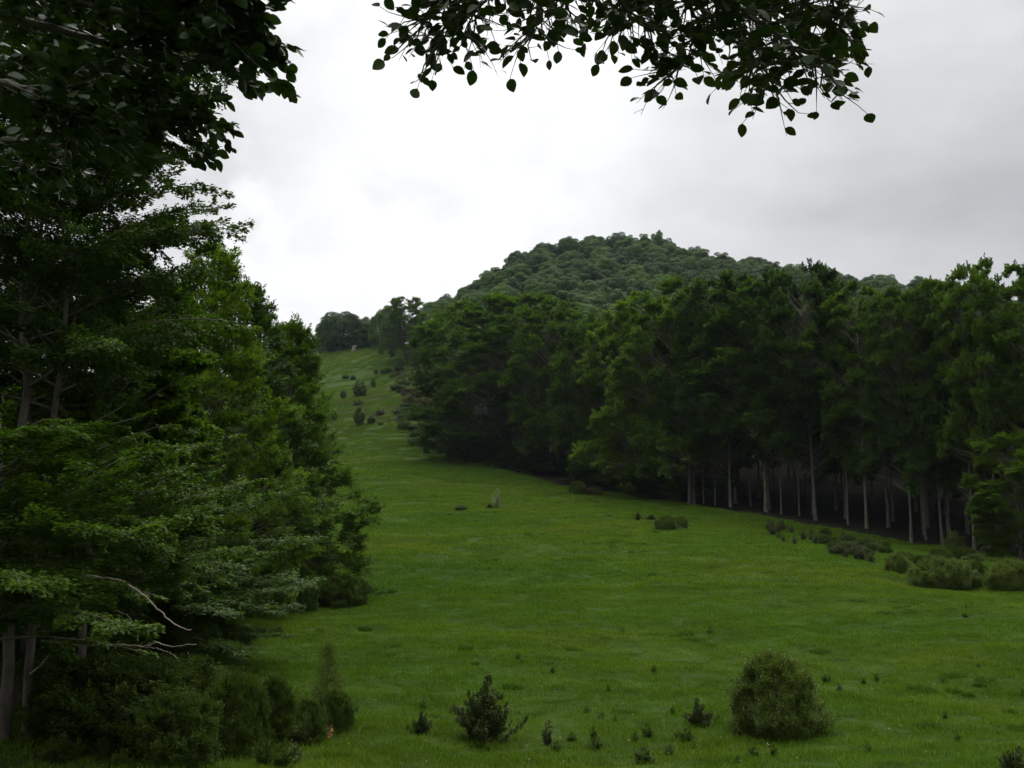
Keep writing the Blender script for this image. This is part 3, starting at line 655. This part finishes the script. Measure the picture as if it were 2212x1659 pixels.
# ------------------------------------------------------------------ overhanging boughs close to the camera
def bough(parent_pts, r0, specs, leaves, name, label, seed, size=.075, dens=8, mx1=.34, mx2=.15, asp=.66, subd=13):
    """a trunk off frame with boughs through the given layout points (u, v, Y)"""
    rng = np.random.default_rng(seed)
    root = bpy.data.objects.new(name, None); C.objects.link(root); base = Vector(parent_pts[0]); root.location = base
    pp = np.array(parent_pts, float); n = len(pp); tt = np.linspace(0, n - 1, n * 4)
    q = np.stack([np.interp(tt, range(n), pp[:, i]) for i in range(3)], 1)
    T = [(q - np.array(base), np.linspace(r0, r0 * .35, len(q)), 14)]
    limbs = []
    for s in specs:
        c = np.array([np.array(pt(*p[:3])) if len(p) == 3 else np.array(p[:3]) for p in s[0]])
        n = len(c); tt = np.linspace(0, n - 1, (n - 1) * 5 + 1)
        # smooth interpolation
        c2 = np.stack([np.interp(tt, range(n), c[:, i]) for i in range(3)], 1)
        for _ in range(3): c2[1:-1] = (c2[:-2] + 2 * c2[1:-1] + c2[2:]) / 4
        c2[1:-1] += rng.normal(0, .008, c2[1:-1].shape)
        Lb = float(np.linalg.norm(np.diff(c2, axis=0), axis=1).sum())
        limbs.append((c2, Lb)); T.append((c2 - np.array(base), np.linspace(s[1], .0035, len(c2)), 6))
    P0, D, Ln, R = sprays(limbs, dens, .22, rng, start=.10, droop=-.02, spread=.85, maxsec=.62, lift=.3)
    Ln = np.clip(Ln, .12, mx1)
    # second order twigs
    subs = []
    for j in range(len(P0)):
        e = P0[j] + D[j] * Ln[j]; mid = P0[j] + D[j] * Ln[j] * .5 + rng.normal(0, .012, 3)
        T.append((np.stack([P0[j], mid, e]) - np.array(base), [.005, .0035, .0018], 4)); subs.append((np.stack([P0[j], mid, e]), Ln[j]))
    Q0, D2, L2, R2 = sprays(subs, subd, .45, rng, start=.2, droop=-.02, spread=.8, maxsec=.2, lift=.3, nmin=3)
    L2 = np.clip(L2, .05, mx2)
    print('sub twigs', len(Q0))
    for j in range(len(Q0)): T.append((np.stack([Q0[j], Q0[j] + D2[j] * L2[j] * .5, Q0[j] + D2[j] * L2[j]]) - np.array(base), [.002, .0016, .001], 3))
    V, Q = tubes(T); link('trunk', np_mesh(name + '_trunk', V, [Q], M_BARKD, True), root)
    # leaves alternate along the twigs
    m_ = max(1, leaves // len(Q0)); k = np.repeat(np.arange(len(Q0)), m_); s = (np.tile(np.arange(m_), len(Q0)) + .6) / m_ + rng.normal(0, .05, len(k))
    side = unit(np.cross(D2[k], [0, 0, 1.]) + 1e-6); sg = np.where(np.arange(len(k)) % 2, 1, -1)
    pos = Q0[k] + D2[k] * (L2[k] * s)[:, None]
    d = unit(D2[k] * .8 + side * (sg * rng.uniform(.3, 1.0, len(k)))[:, None] + rng.normal(0, .25, (len(k), 3)) + [0, 0, .06])
    nrm = unit(np.c_[rng.normal(0, .75, (len(k), 2)), np.ones(len(k))])
    L = size * rng.uniform(.6, 1.2, len(k)); V, Qd = leaf_full(pos - np.array(base), d, nrm, L, L * asp, rng)
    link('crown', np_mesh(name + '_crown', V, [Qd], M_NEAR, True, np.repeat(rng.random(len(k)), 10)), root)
    return tag(root, label, 'tree', None), len(k)

# tree beside the camera on the left: its boughs fill the upper left
ax, ay = -5.2, 3.2; az0 = h1(ax, ay)
trunkL = [(ax, ay, az0 - .2), (ax + .05, ay, 1), (ax + .1, ay + .1, 3), (ax + .25, ay + .1, 5.2), (ax + .3, ay + .3, 8)]
LS = []
def X3(p): return (p[0], p[1], p[2], 0)
for st_z, pts_ in [
    (1.9, [(-150,230,5.0),(90,235,5.2),(260,262,5.3),(370,270,5.4),(430,315,5.4)]),
    (2.2, [(-150,120,5.2),(100,130,5.4),(300,190,5.5),(420,250,5.5),(492,282,5.5)]),
    (2.6, [(-150,0,4.8),(120,60,5.0),(330,120,5.1),(430,130,5.0),(530,170,4.9)]),
    (2.9, [(-100,-60,4.7),(160,0,4.8),(380,60,4.8),(470,90,4.7),(555,130,4.6)]),
    (3.3, [(0,-160,4.4),(250,-80,4.5),(450,-10,4.5),(480,20,4.5),(545,35,4.5)]),
    (2.0, [(-200,300,5.6),(0,300,5.8),(150,320,6.0),(280,300,6.0),(360,315,6.0)]),
    (2.4, [(-150,60,6.0),(60,60,6.3),(200,110,6.5),(330,150,6.5),(410,215,6.5)]),
    (3.0, [(-100,-100,5.6),(100,-40,5.8),(260,40,6.0),(360,70,6.0),(470,110,5.9)]),
    (1.7, [(-200,180,4.2),(-40,170,4.3),(80,200,4.4),(200,260,4.5),(300,330,4.6)]),
    (3.6, [(100,-300,4.6),(300,-160,4.7),(460,-80,4.7),(480,-30,4.7),(530,0,4.7)]),
    (2.1, [(-250,330,6.6),(-60,350,6.9),(60,370,7.0),(170,385,7.1),(260,385,7.1)]),
    (2.7, [(-120,-20,5.8),(40,20,6.0),(170,70,6.0),(280,100,6.0),(380,190,6.0)])]:
    if pts_[-1][1] > 150: pts_ = pts_[:-2] + [(p_[0] - 45, p_[1] - 12, p_[2]) for p_ in pts_[-2:]]
    pts_ = pts_[:-2] + [(pts_[-2][0] - 30, pts_[-2][1] - 25, pts_[-2][2]), (pts_[-1][0] - 52, pts_[-1][1] - 42, pts_[-1][2])]
    LS.append(([X3((ax + .1, ay + .1, st_z))] + pts_, .03))
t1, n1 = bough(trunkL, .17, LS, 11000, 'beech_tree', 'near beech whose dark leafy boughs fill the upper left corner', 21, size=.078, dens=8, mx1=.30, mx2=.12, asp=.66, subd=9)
bx, by = 1.9, -2.2; bz0 = h1(bx, by)
trunkR = [(bx, by, bz0 - .2), (bx, by, 1.2), (bx - .1, by + .1, 3.2), (bx - .2, by + .2, 5), (bx - .2, by + .4, 8)]
RS = []
for st_z, pts_ in [
    (3.0, [(1380,-260,4.0),(1500,0,4.1),(1640,110,4.3),(1740,170,4.3),(1835,232,4.3)]),
    (3.0, [(1380,-260,4.0),(1560,-60,4.1),(1720,30,4.3),(1800,90,4.4),(1852,132,4.4)]),
    (3.2, [(1420,-300,4.1),(1620,-120,4.2),(1720,-30,4.3),(1800,20,4.4),(1838,66,4.4)]),
    (2.8, [(1280,-240,4.1),(1420,-20,4.3),(1500,70,4.4),(1560,130,4.4),(1640,190,4.4),(1685,245,4.4)]),
    (2.8, [(1280,-240,4.1),(1400,-20,4.3),(1480,50,4.5),(1505,120,4.6),(1490,190,4.6),(1445,222,4.6)]),
    (2.9, [(1200,-260,4.1),(1270,-60,4.2),(1290,20,4.3),(1350,70,4.4),(1420,130,4.4)]),
    (2.9, [(1150,-260,4.2),(1180,-80,4.3),(1180,0,4.4),(1165,70,4.4),(1150,140,4.4)]),
    (2.9, [(1100,-260,4.3),(1100,-80,4.5),(1060,10,4.6),(1000,70,4.6),(940,165,4.6)]),
    (2.9, [(1100,-260,4.4),(1060,-60,4.6),(1000,10,4.7),(950,60,4.7),(900,130,4.7)]),
    (3.1, [(1050,-300,4.4),(1000,-90,4.6),(930,-20,4.7),(880,0,4.7),(800,-8,4.7)]),
    (3.0, [(1240,-240,4.6),(1250,-60,4.8),(1240,0,4.9),(1230,40,4.9),(1220,85,4.9)]),
    (2.9, [(1150,-240,4.6),(1120,-60,4.8),(1080,20,4.9),(1030,80,4.9),(1010,140,4.9)]),
    (3.1, [(1480,-240,4.6),(1600,-40,4.8),(1700,60,4.9),(1760,120,4.9),(1820,180,4.9)]),
    (3.1, [(1480,-240,4.8),(1600,40,5.0),(1640,110,5.0),(1660,170,5.0),(1620,215,5.0)]),
    (3.1, [(1400,-240,4.8),(1440,-40,5.0),(1400,20,5.0),(1380,60,5.0),(1330,115,5.0)])]:
    RS.append(([X3((bx - .1, by + .1, st_z + .6))] + [(float(pt(u, v, Y)[0]), float(pt(u, v, Y)[1]), float(pt(u, v, Y)[2]), 0) for u, v, Y in [(u_ - max(0, (u_ - 1600) * .16), v_ - 62, Y_) for u_, v_, Y_ in pts_]], .022))
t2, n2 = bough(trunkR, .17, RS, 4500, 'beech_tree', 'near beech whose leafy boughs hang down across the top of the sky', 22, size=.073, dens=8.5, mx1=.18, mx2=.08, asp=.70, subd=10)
print('near leaves', n1, n2)

# ------------------------------------------------------------------ shrubs
S1 = make_billow('round_shrub', 31, 1.6, 1.3, .03, 190, 75000, .045, M_SHRUB, tr=.03, peak=.3, top=2.2, padr=(.12, .22), lob=.14, up_=.2, vj=.2, tilt=.8, dz=.5, droop=0, lean=.03, sides=5)
S1y = make_billow('yellow_round_shrub', 32, 1.6, 1.5, .03, 140, 60000, .055, M_SHRUBY, tr=.03, peak=.35, top=2.6, padr=(.14, .26), lob=.08, up_=.25, vj=.2, tilt=.8, dz=.5, droop=0, lean=.03, sides=5)
S2 = make_billow('conical_shrub', 33, 1.8, 1.15, .02, 150, 75000, .042, M_SHRUBY, tr=.03, peak=.16, top=1.5, padr=(.15, .28), lob=.12, up_=.35, vj=.2, tilt=.8, dz=.5, droop=0, lean=.03, sides=5)
S3 = make_shrub('juniper_shrub', 34, 1.4, .75, 22000, .05, 'upright', 30, M_JUN, per_m=11, sec_f=.2, stem=.014, clump=.35, asp=.4)
S4 = make_billow('columnar_shrub', 35, 2.2, .6, .10, 110, 50000, .046, M_SHRUB, tr=.03, peak=.4, top=2.4, padr=(.3, .5), lob=.14, up_=.8, vj=.2, tilt=.8, dz=.5, droop=0, lean=.03, sides=5)
S5 = make_billow('loose_sapling', 36, 2.7, .75, .06, 60, 15000, .048, M_SHRUBY, tr=.025, peak=.3, top=-.6, padr=(.25, .55), lob=.4, up_=.3, vj=.2, tilt=.7, dz=.5, droop=0, lean=.03, sides=5)
S5.stems = S5.trunk; S5.foliage = S5.crown
S6 = make_shrub('small_weed', 37, .6, .35, 1500, .06, 'upright', 12, M_SHRUB, per_m=14, sec_f=.3, stem=.007, asp=.4)
S7 = make_shrub('thistle', 38, .9, .18, 900, .10, 'col', 6, M_THISTLE, per_m=14, sec_f=.22, stem=.012, asp=.3)
S8 = make_shrub('brown_scrub', 39, 1.2, 1.0, 8000, .10, 'round', 40, M_BROWN, clump=.4)
S9 = make_shrub('white_blossom_shrub', 40, 1.5, .6, 6000, .055, 'upright', 20, M_WHITE, per_m=10, clump=.3)
S10 = make_shrub('dry_sprig', 41, .5, .35, 900, .05, 'upright', 10, M_DRY, per_m=14, stem=.006)
S11 = make_dome('far_shrub', 42, 1.6, 1.0, 50, 7000, .12, bump=.3, mleaf=M_SHRUB, cl=(.2, .4))
S12 = make_dome('far_cone_shrub', 43, 2.6, .9, 60, 7000, .12, bump=.25, pointy=1.3, mleaf=M_SHRUB, cl=(.2, .4))
for k, u, vb, vt, wp, lab, nm in [
    (S2,1680,1580,1392,232,'large cone-shaped yellow-green bush in the foreground grass','shrub'),
    (S3,1512,1568,1510,62,'small dark bush just left of the large cone-shaped one','shrub'),
    (S3,1045,1600,1466,128,'scraggy dark juniper with several upright stems in the foreground','juniper'),
    (S3,910,1584,1533,44,'small scrubby juniper left of the scraggy dark one','juniper'),
    (S7,1183,1608,1553,26,'spindly dark upright plant between the juniper and the large bush','weed'),
    (S3,2190,1672,1610,62,'dark bush at the bottom right corner','shrub'),
    (S1,372,1640,1478,226,'wide round dark bush at the lower left','shrub'),
    (S1,505,1626,1432,150,'tall dense bush between the round one and the column-shaped one','shrub'),
    (S4,590,1622,1446,96,'column-shaped bush with bare pale stems showing at its foot','shrub'),
    (S1,655,1604,1498,110,'low bush beside the orange dry twigs','shrub'),
    (S5,706,1560,1348,100,'tall wispy sapling at the edge of the left bushes','sapling'),
    (S1,722,1578,1478,84,'bush at the foot of the wispy sapling','shrub'),
    (S1,742,1310,1232,116,'spreading bush at the foot of the spiky left beech','shrub'),
    (S1,652,1322,1210,72,'dark upright bush in the shade of the left beeches','shrub'),
    (S9,1073,1096,1056,22,'small white-flowering shrub alone in mid meadow','shrub'),
    (S3,1058,1098,1086,18,'tiny dark tuft beside the white-flowering shrub','weed'),
    (S11,997,1102,1090,30,'low dark clump left of the white-flowering shrub','weed'),
    (S1y,1438,1145,1106,50,'left lobe of the pair of round bushes in the upper right meadow','shrub'),
    (S1y,1468,1143,1108,38,'smaller right-hand bush of the pair in the upper right meadow','shrub'),
    (S3,1407,1124,1110,22,'small dark plant left of the pair of round bushes','weed'),
    (S3,1378,1124,1102,15,'thin upright dark plant at the upper right meadow','weed'),
    (S1y,2036,1272,1196,138,'big dome-shaped light green bush at the right edge of the meadow','shrub'),
    (S1y,2186,1274,1198,100,'rounded bush cut off by the right side of the photo','shrub'),
    (S1y,1940,1238,1190,62,'smaller bush left of the big dome-shaped one','shrub'),
    (S1,2110,1268,1205,60,'dark bush between the two big bushes at the right','shrub'),
    (S5,2062,1200,1140,60,'light leafy sapling in front of the trunks at the right','sapling'),
    (S1y,1248,1066,1036,40,'small light bush at the foot of the forest edge','shrub'),
    (S8,1272,1068,1048,36,'brownish bush beside the small light one at the forest edge','shrub'),
    (S11,1292,1070,1050,22,'tiny dark bush at the forest edge','shrub'),
    (S11,778,856,822,32,'round dark bush on the upper meadow slope','shrub'),
    (S12,741,861,840,15,'small pointed dark bush left of the round one on the upper slope','shrub'),
    (S12,775,918,878,26,'cone-shaped dark little tree below the round bush on the upper slope','shrub'),
    (S11,802,914,897,20,'low bush right of the cone-shaped little tree','shrub'),
    (S11,718,908,886,22,'faint bush beside the left trees on the upper slope','shrub'),
    (S12,806,838,815,12,'thin dark bush at the left rim of the brown scrub','shrub'),
    (S11,762,820,810,13,'right one of two dots of bush high on the slope','shrub'),
    (S11,747,818,808,16,'left one of two dots of bush high on the slope','shrub'),
    (S8,773,876,862,24,'reddish brown bush between the round and the cone-shaped ones','shrub'),
    (S8,822,896,884,28,'reddish brown patch of scrub right of the cone-shaped little tree','shrub'),
    (S11,921,979,962,18,'dark bush alone at the narrow of the meadow','shrub'),
    (S1y,985,992,972,44,'light bush under the first boughs of the broad dark beech','shrub'),
    (S12,812,808,796,9,'small dark bush at the upper left of the scrub','shrub'),
    (S11,822,918,911,12,'tiny bush below the reddish scrub patch','shrub')]:
    try: put_shrub(k, u, vb, vt, wp, lab, None, nm, nm)
    except ValueError as e: print(lab, e)
b_ = hit(690, 1592)
r = put_shrub(S10, 690, 1596, 1560, 90, 'orange-brown dry leafy twigs at the foot of the left bushes', None, 'dry_twigs', 'twigs')
# scrub beside the wood on the upper slope
rs = random.Random(3); GS = 'scrub bushes on the upper slope'
def scrub(n, u0, u1, v0, v1, kinds, lab, sz):
    for i in range(n):
        v = rs.uniform(v0, v1); f = (v - v0) / (v1 - v0); u = u0 + (u1 - u0) * rs.random() + 55 * f
        s = rs.uniform(*sz); k = rs.choice(kinds)
        try: b_ = hit(u, v)
        except ValueError: continue
        if b_.y > 320: continue
        h = s * rs.uniform(.5, 1.1); R = s * rs.uniform(.6, 1.2)
        r = bpy.data.objects.new('scrub_bush', None); C.objects.link(r); r.location = b_; r.rotation_euler = (0, 0, rs.uniform(0, 6))
        r.scale = (R / k.rad, R / k.rad, h / k.top); link('stems', k.stems, r); link('foliage', k.foliage, r); tag(r, lab, 'shrub', GS + (' brown' if kinds[0] is S8 else ''))
scrub(34, 822, 880, 785, 965, [S11, S11, S1y], 'dark green scrub bush between the open slope and the wood', (.8, 1.7))
scrub(30, 830, 890, 800, 950, [S8], 'brown scrub bush between the open slope and the wood', (.8, 1.7))
# thistles at the right
def weeds(n, pts_u, v0f, v1f, k, lab, grp, nm, sz):
    for i in range(n):
        u = rs.uniform(*pts_u); v = rs.uniform(v0f(u), v1f(u)); b_ = hit(u, v); s = rs.uniform(*sz)
        r = bpy.data.objects.new(nm, None); C.objects.link(r); r.location = b_; r.rotation_euler = (rs.uniform(-.25, .25), rs.uniform(-.25, .25), rs.uniform(0, 6))
        r.scale = (s * rs.uniform(*((.9, 1.8) if nm == 'thistle' else (.9, 1.8))),) * 2 + (s,); link('stems', k.stems, r); link('foliage', k.foliage, r); tag(r, lab, nm, grp)
weeds(46, (1660, 1910), lambda u: 1135 + (u - 1650) * .17, lambda u: 1170 + (u - 1650) * .2, S7, 'brown upright thistle in the grass below the right-hand trunks', 'thistles at the right', 'thistle', (.38, .75))
weeds(30, (1780, 2100), lambda u: 1150 + (u - 1780) * .16, lambda u: 1192 + (u - 1780) * .17, S1, 'low green bramble clump along the foot of the wood at the right', 'brambles at the forest edge', 'bramble', (.20, .42))
weeds(22, (110, 640), lambda u: 1630, lambda u: 1657, S6, 'leafy weed in the shaded grass at the lower left', 'weeds at the lower left', 'weed', (.3, .6))
weeds(13, (1180, 1680), lambda u: 1590, lambda u: 1655, S6, 'low dark leafy weed in the foreground grass', 'weeds in the foreground grass', 'weed', (.22, .45))
weeds(38, (900, 2212), lambda u: 1300, lambda u: 1640, S6, 'tiny dark tussock of weeds in the open meadow', 'tussocks in the meadow', 'tussock', (.16, .34))
weeds(6, (200, 330), lambda u: 1560, lambda u: 1600, S1, 'leafy shrub in the deep shade under the left trees', 'shrubs in the left shade', 'shrub', (.4, .8))

# pale forked timber stand with a white marker at the top of the meadow
b_ = hit(763, 759); root = bpy.data.objects.new('timber_stand', None); C.objects.link(root); root.location = b_
WD = plain('pale_timber', (.42, .36, .26)); WP = plain('white_paint', (.8, .8, .78))
T = [(np.array([[-.55, 0, -.1], [-.25, 0, .8], [.02, 0, 1.9]]), [.10, .09, .07], 8), (np.array([[.62, .1, -.1], [.3, .05, .7], [-.03, 0, 1.7]]), [.10, .09, .07], 8),
     (np.array([[.0, -.7, -.1], [0, -.3, .8], [0, 0, 1.75]]), [.09, .08, .06], 8)]
for t in T: V, Q = tubes([t]); link('leg', np_mesh('leg', V, [Q], WD, True), root)
V, Q = tubes([(np.array([[-.4, 0, .75], [0, .02, .78], [.4, .05, .75]]), [.05, .05, .05], 6)]); link('crossbar', np_mesh('crossbar', V, [Q], WD, True), root)
tag(root, 'pale forked wooden stand at the top of the meadow under the dark trees', 'wooden stand')
b2 = hit(767.5, 755); root = bpy.data.objects.new('marker_post', None); C.objects.link(root); root.location = b2
V, Q = tubes([(np.array([[0, 0, -.1], [0, 0, 1.0]]), [.05, .05], 8)]); link('post', np_mesh('post', V, [Q], WD, True), root)
V, Q = tubes([(np.array([[0, 0, .75], [0, 0, .78], [0, 0, 1.2], [0, 0, 1.23]]), [.01, .17, .17, .01], 10)]); link('marker_head', np_mesh('marker_head', V, [Q], WP, True), root)
tag(root, 'tiny white-topped marker post beside the pale wooden stand', 'post')

# ------------------------------------------------------------------ grass: uncountable
def blades(name, seed, n, size, hmin, hmax, wd, m, lean=.5):
    rng = np.random.default_rng(seed); p = np.c_[rng.uniform(-size / 2, size / 2, (n, 2)), np.full(n, -.03)]
    az = rng.uniform(0, 6.28, n); h = rng.uniform(hmin, hmax, n) * rng.uniform(.6, 1, n); ln = np.abs(rng.normal(0, lean, n)) * h
    d = np.c_[np.cos(az), np.sin(az), np.zeros(n)]; s = np.c_[-np.sin(az), np.cos(az), np.zeros(n)] * (wd * rng.uniform(.6, 1.3, n) / 2)[:, None]
    up_ = np.array([0, 0, 1.]); mid = p + d * (ln * .35)[:, None] + up_ * (h * .6)[:, None]; tip = p + d * ln[:, None] + up_ * h[:, None]
    V = np.stack([p - s, p + s, mid + s * .8, mid - s * .8, tip], 1).reshape(-1, 3); i = np.arange(n)[:, None] * 5
    r_ = rng.random(n)
    return np_mesh(name, V, [i + [0, 1, 2, 3], i + [3, 2, 4]], m, False, np.r_[r_, r_])
MB = blade_mat('grass_blades', (1.0, 1.0, 1.0)); MT = blade_mat('dark_tuft_blades', (.58, .66, .74))
def scatter(name, protos, X, Y, smin, smax, label):
    Z = hz(X, Y); me = bpy.data.meshes.new(name + '_points'); me.vertices.add(len(X)); me.vertices.foreach_set('co', np.c_[X, Y, Z].astype(np.float32).ravel())
    e = .4; gx = (hz(X + e, Y) - hz(X - e, Y)) / (2 * e); gy = (hz(X, Y + e) - hz(X, Y - e)) / (2 * e)
    rng = np.random.default_rng(len(X)); th = rng.uniform(0, 6.283, len(X))
    # align patch with the slope: rotation = tilt * spin, as Euler angles
    nrm = unit(np.c_[-gx, -gy, np.ones(len(X))]); a = me.attributes.new('nrm', 'FLOAT_VECTOR', 'POINT'); a.data.foreach_set('vector', nrm.astype(np.float32).ravel())
    a = me.attributes.new('spin', 'FLOAT', 'POINT'); a.data.foreach_set('value', th.astype(np.float32))
    a = me.attributes.new('sc', 'FLOAT', 'POINT'); a.data.foreach_set('value', rng.uniform(smin, smax, len(X)).astype(np.float32))
    a = me.attributes.new('pick', 'INT', 'POINT'); a.data.foreach_set('value', rng.integers(0, len(protos), len(X)).astype(np.int32))
    o = bpy.data.objects.new(name, me); C.objects.link(o)
    ng = bpy.data.node_groups.new(name + '_nodes', 'GeometryNodeTree')
    ng.interface.new_socket('Geometry', in_out='INPUT', socket_type='NodeSocketGeometry'); ng.interface.new_socket('Geometry', in_out='OUTPUT', socket_type='NodeSocketGeometry')
    n_ = ng.nodes; l_ = ng.links; gi = n_.new('NodeGroupInput'); go = n_.new('NodeGroupOutput')
    jn = n_.new('GeometryNodeJoinGeometry')
    m2p = n_.new('GeometryNodeMeshToPoints'); l_.new(gi.outputs[0], m2p.inputs[0])
    def att(nm, ty):
        q = n_.new('GeometryNodeInputNamedAttribute'); q.data_type = ty; q.inputs[0].default_value = nm; return q.outputs[0]
    al = n_.new('FunctionNodeAlignRotationToVector'); al.axis = 'Z'; l_.new(att('nrm', 'FLOAT_VECTOR'), al.inputs['Vector'])
    ro = n_.new('FunctionNodeRotateRotation'); ro.rotation_space = 'LOCAL'; l_.new(al.outputs[0], ro.inputs[0])
    cx = n_.new('ShaderNodeCombineXYZ'); l_.new(att('spin', 'FLOAT'), cx.inputs[2])
    e2 = n_.new('FunctionNodeEulerToRotation'); l_.new(cx.outputs[0], e2.inputs[0]); l_.new(e2.outputs[0], ro.inputs[1])
    for i, pm in enumerate(protos):
        po = bpy.data.objects.new(name + '_patch', pm)        # not linked to the scene: only a source for the instancer
        oi = n_.new('GeometryNodeObjectInfo'); oi.inputs['Object'].default_value = po; oi.inputs['As Instance'].default_value = True
        ip = n_.new('GeometryNodeInstanceOnPoints'); l_.new(m2p.outputs[0], ip.inputs['Points']); l_.new(oi.outputs['Geometry'], ip.inputs['Instance'])
        cmp_ = n_.new('FunctionNodeCompare'); cmp_.data_type = 'INT'; cmp_.operation = 'EQUAL'
        l_.new(att('pick', 'INT'), cmp_.inputs[2]); cmp_.inputs[3].default_value = i; l_.new(cmp_.outputs[0], ip.inputs['Selection'])
        l_.new(ro.outputs[0], ip.inputs['Rotation']); l_.new(att('sc', 'FLOAT'), ip.inputs['Scale']); l_.new(ip.outputs[0], jn.inputs[0])
    l_.new(jn.outputs[0], go.inputs[0])
    md = o.modifiers.new('scatter', 'NODES'); md.node_group = ng
    return tag(o, label, None, None, 'stuff')
rg = np.random.default_rng(77)
def field(y0, y1, step):
    X, Y = [], []
    y = y0
    while y < y1:
        xw = .56 * y + 2; x = np.arange(-xw, xw, step); X.append(x + rg.uniform(-.3, .3, len(x)) * step); Y.append(np.full(len(x), y) + rg.uniform(-.3, .3, len(x)) * step); y += step
    return np.concatenate(X), np.concatenate(Y)
g1_ = [blades('grass_patch_a', 1, 1100, 1.15, .05, .13, .012, MB), blades('grass_patch_b', 2, 1000, 1.15, .04, .12, .012, MB), blades('grass_patch_c', 3, 900, 1.15, .06, .17, .012, MB)]
g2_ = [blades('far_grass_patch_a', 4, 700, 1.7, .06, .15, .03, MB), blades('far_grass_patch_b', 5, 700, 1.7, .07, .18, .03, MB)]
def clean(X, Y):
    m_ = ~treeline_side(X, Y, hz(X, Y))[0]; return X[m_], Y[m_]
X, Y = clean(*field(11, 46, .9)); scatter('grass', g1_, X, Y, .8, 1.25, 'short meadow grass in the foreground')
X, Y = clean(*field(45, 170, 1.35)); scatter('far_grass', g2_, X, Y, .8, 1.3, 'meadow grass farther up the slope')
Xf, Yf = field(167, 312, 2.3); _, uu_, _ = treeline_side(Xf, Yf, hz(Xf, Yf)); m_ = (uu_ > 660) & (uu_ < 960)
scatter('upper_slope_grass', [blades('slope_grass_patch', 8, 800, 3.0, .08, .2, .06, MB)], Xf[m_], Yf[m_], .85, 1.25, 'grass on the top of the slope')
MS = blade_mat('seed_stalks', (1.9, 1.25, 2.5))
tf = [blades('tuft_a', 6, 420, .38, .12, .24, .015, MT, .7), blades('tuft_b', 7, 420, .55, .10, .20, .015, MT, .8), blades('stalks', 10, 26, .9, .26, .44, .007, MS, .35)]
n = 8200; Y = 12 + (rg.random(n) ** .62) * 118; X = (rg.random(n) * 2 - 1) * (.56 * Y + 2)
m_ = (.7 * vnoise(X, Y, 5, 9) + .9 * vnoise(X, Y, 1.3, 8)) > .26; X, Y = clean(X[m_], Y[m_]); scatter('tall_grass_tufts', tf, X, Y, .5, 1.15, 'darker taller tufts scattered through the meadow grass')
# tiny flowers
def flower():
    rng = np.random.default_rng(9); V = []; Fq = []
    th = np.arange(6) / 6 * 6.283; V = np.r_[[[0, 0, .11]], np.c_[np.cos(th) * .013, np.sin(th) * .013, np.full(6, .12)], [[-.0007, 0, 0], [.0007, 0, 0], [.0007, 0, .11], [-.0007, 0, .11]]]
    tri = np.array([[0, 1 + i, 1 + (i + 1) % 6] for i in range(6)])
    return V, tri, np.array([[7, 8, 9, 10]])
V, tr_, qd = flower(); MY = plain('yellow_petals', (.55, .42, .05)); MW = plain('pale_petals', (.40, .42, .28))
fl = [np_mesh('flower_y', V, [tr_, qd], MY), np_mesh('flower_w', V, [tr_, qd], MW)]
n = 420; Y = 13 + rg.random(n) ** .8 * 26; X = (rg.random(n) * 2 - 1) * (.55 * Y + 1)
m_ = vnoise(X, Y, 6, 19) > -.08; scatter('wild_flowers', fl, X[m_], Y[m_], .8, 1.4, 'tiny yellow and pale flowers dotting the foreground grass')
HAZE = True
if HAZE:
    m = mat('haze'); g = G(m); vol = g.new('ShaderNodeVolumePrincipled'); vol.inputs['Color'].default_value = (.72, .82, .95, 1); vol.inputs['Density'].default_value = .00007
    vol.inputs['Anisotropy'].default_value = .2
    o = g.new('ShaderNodeOutputMaterial'); g.l.new(vol.outputs[0], o.inputs['Volume'])
    zlo = float(GZ.min()) - 1; zhi = float(max(GZ.max() + 16, 130)); x0, x1, y0, y1 = float(xs[0]) - 2, float(xs[-1]) + 2, float(ys[0]) - 2, float(ys[-1]) + 2
    V = [(x, y, z) for z in (zlo, zhi) for y in (y0, y1) for x in (x0, x1)]
    hm = np_mesh('haze', V, [np.array([[0, 2, 3, 1], [4, 5, 7, 6], [0, 1, 5, 4], [2, 6, 7, 3], [0, 4, 6, 2], [1, 3, 7, 5]])], m)
    tag(link('haze', hm), 'thin bluish air over the valley', None, None, 'stuff')
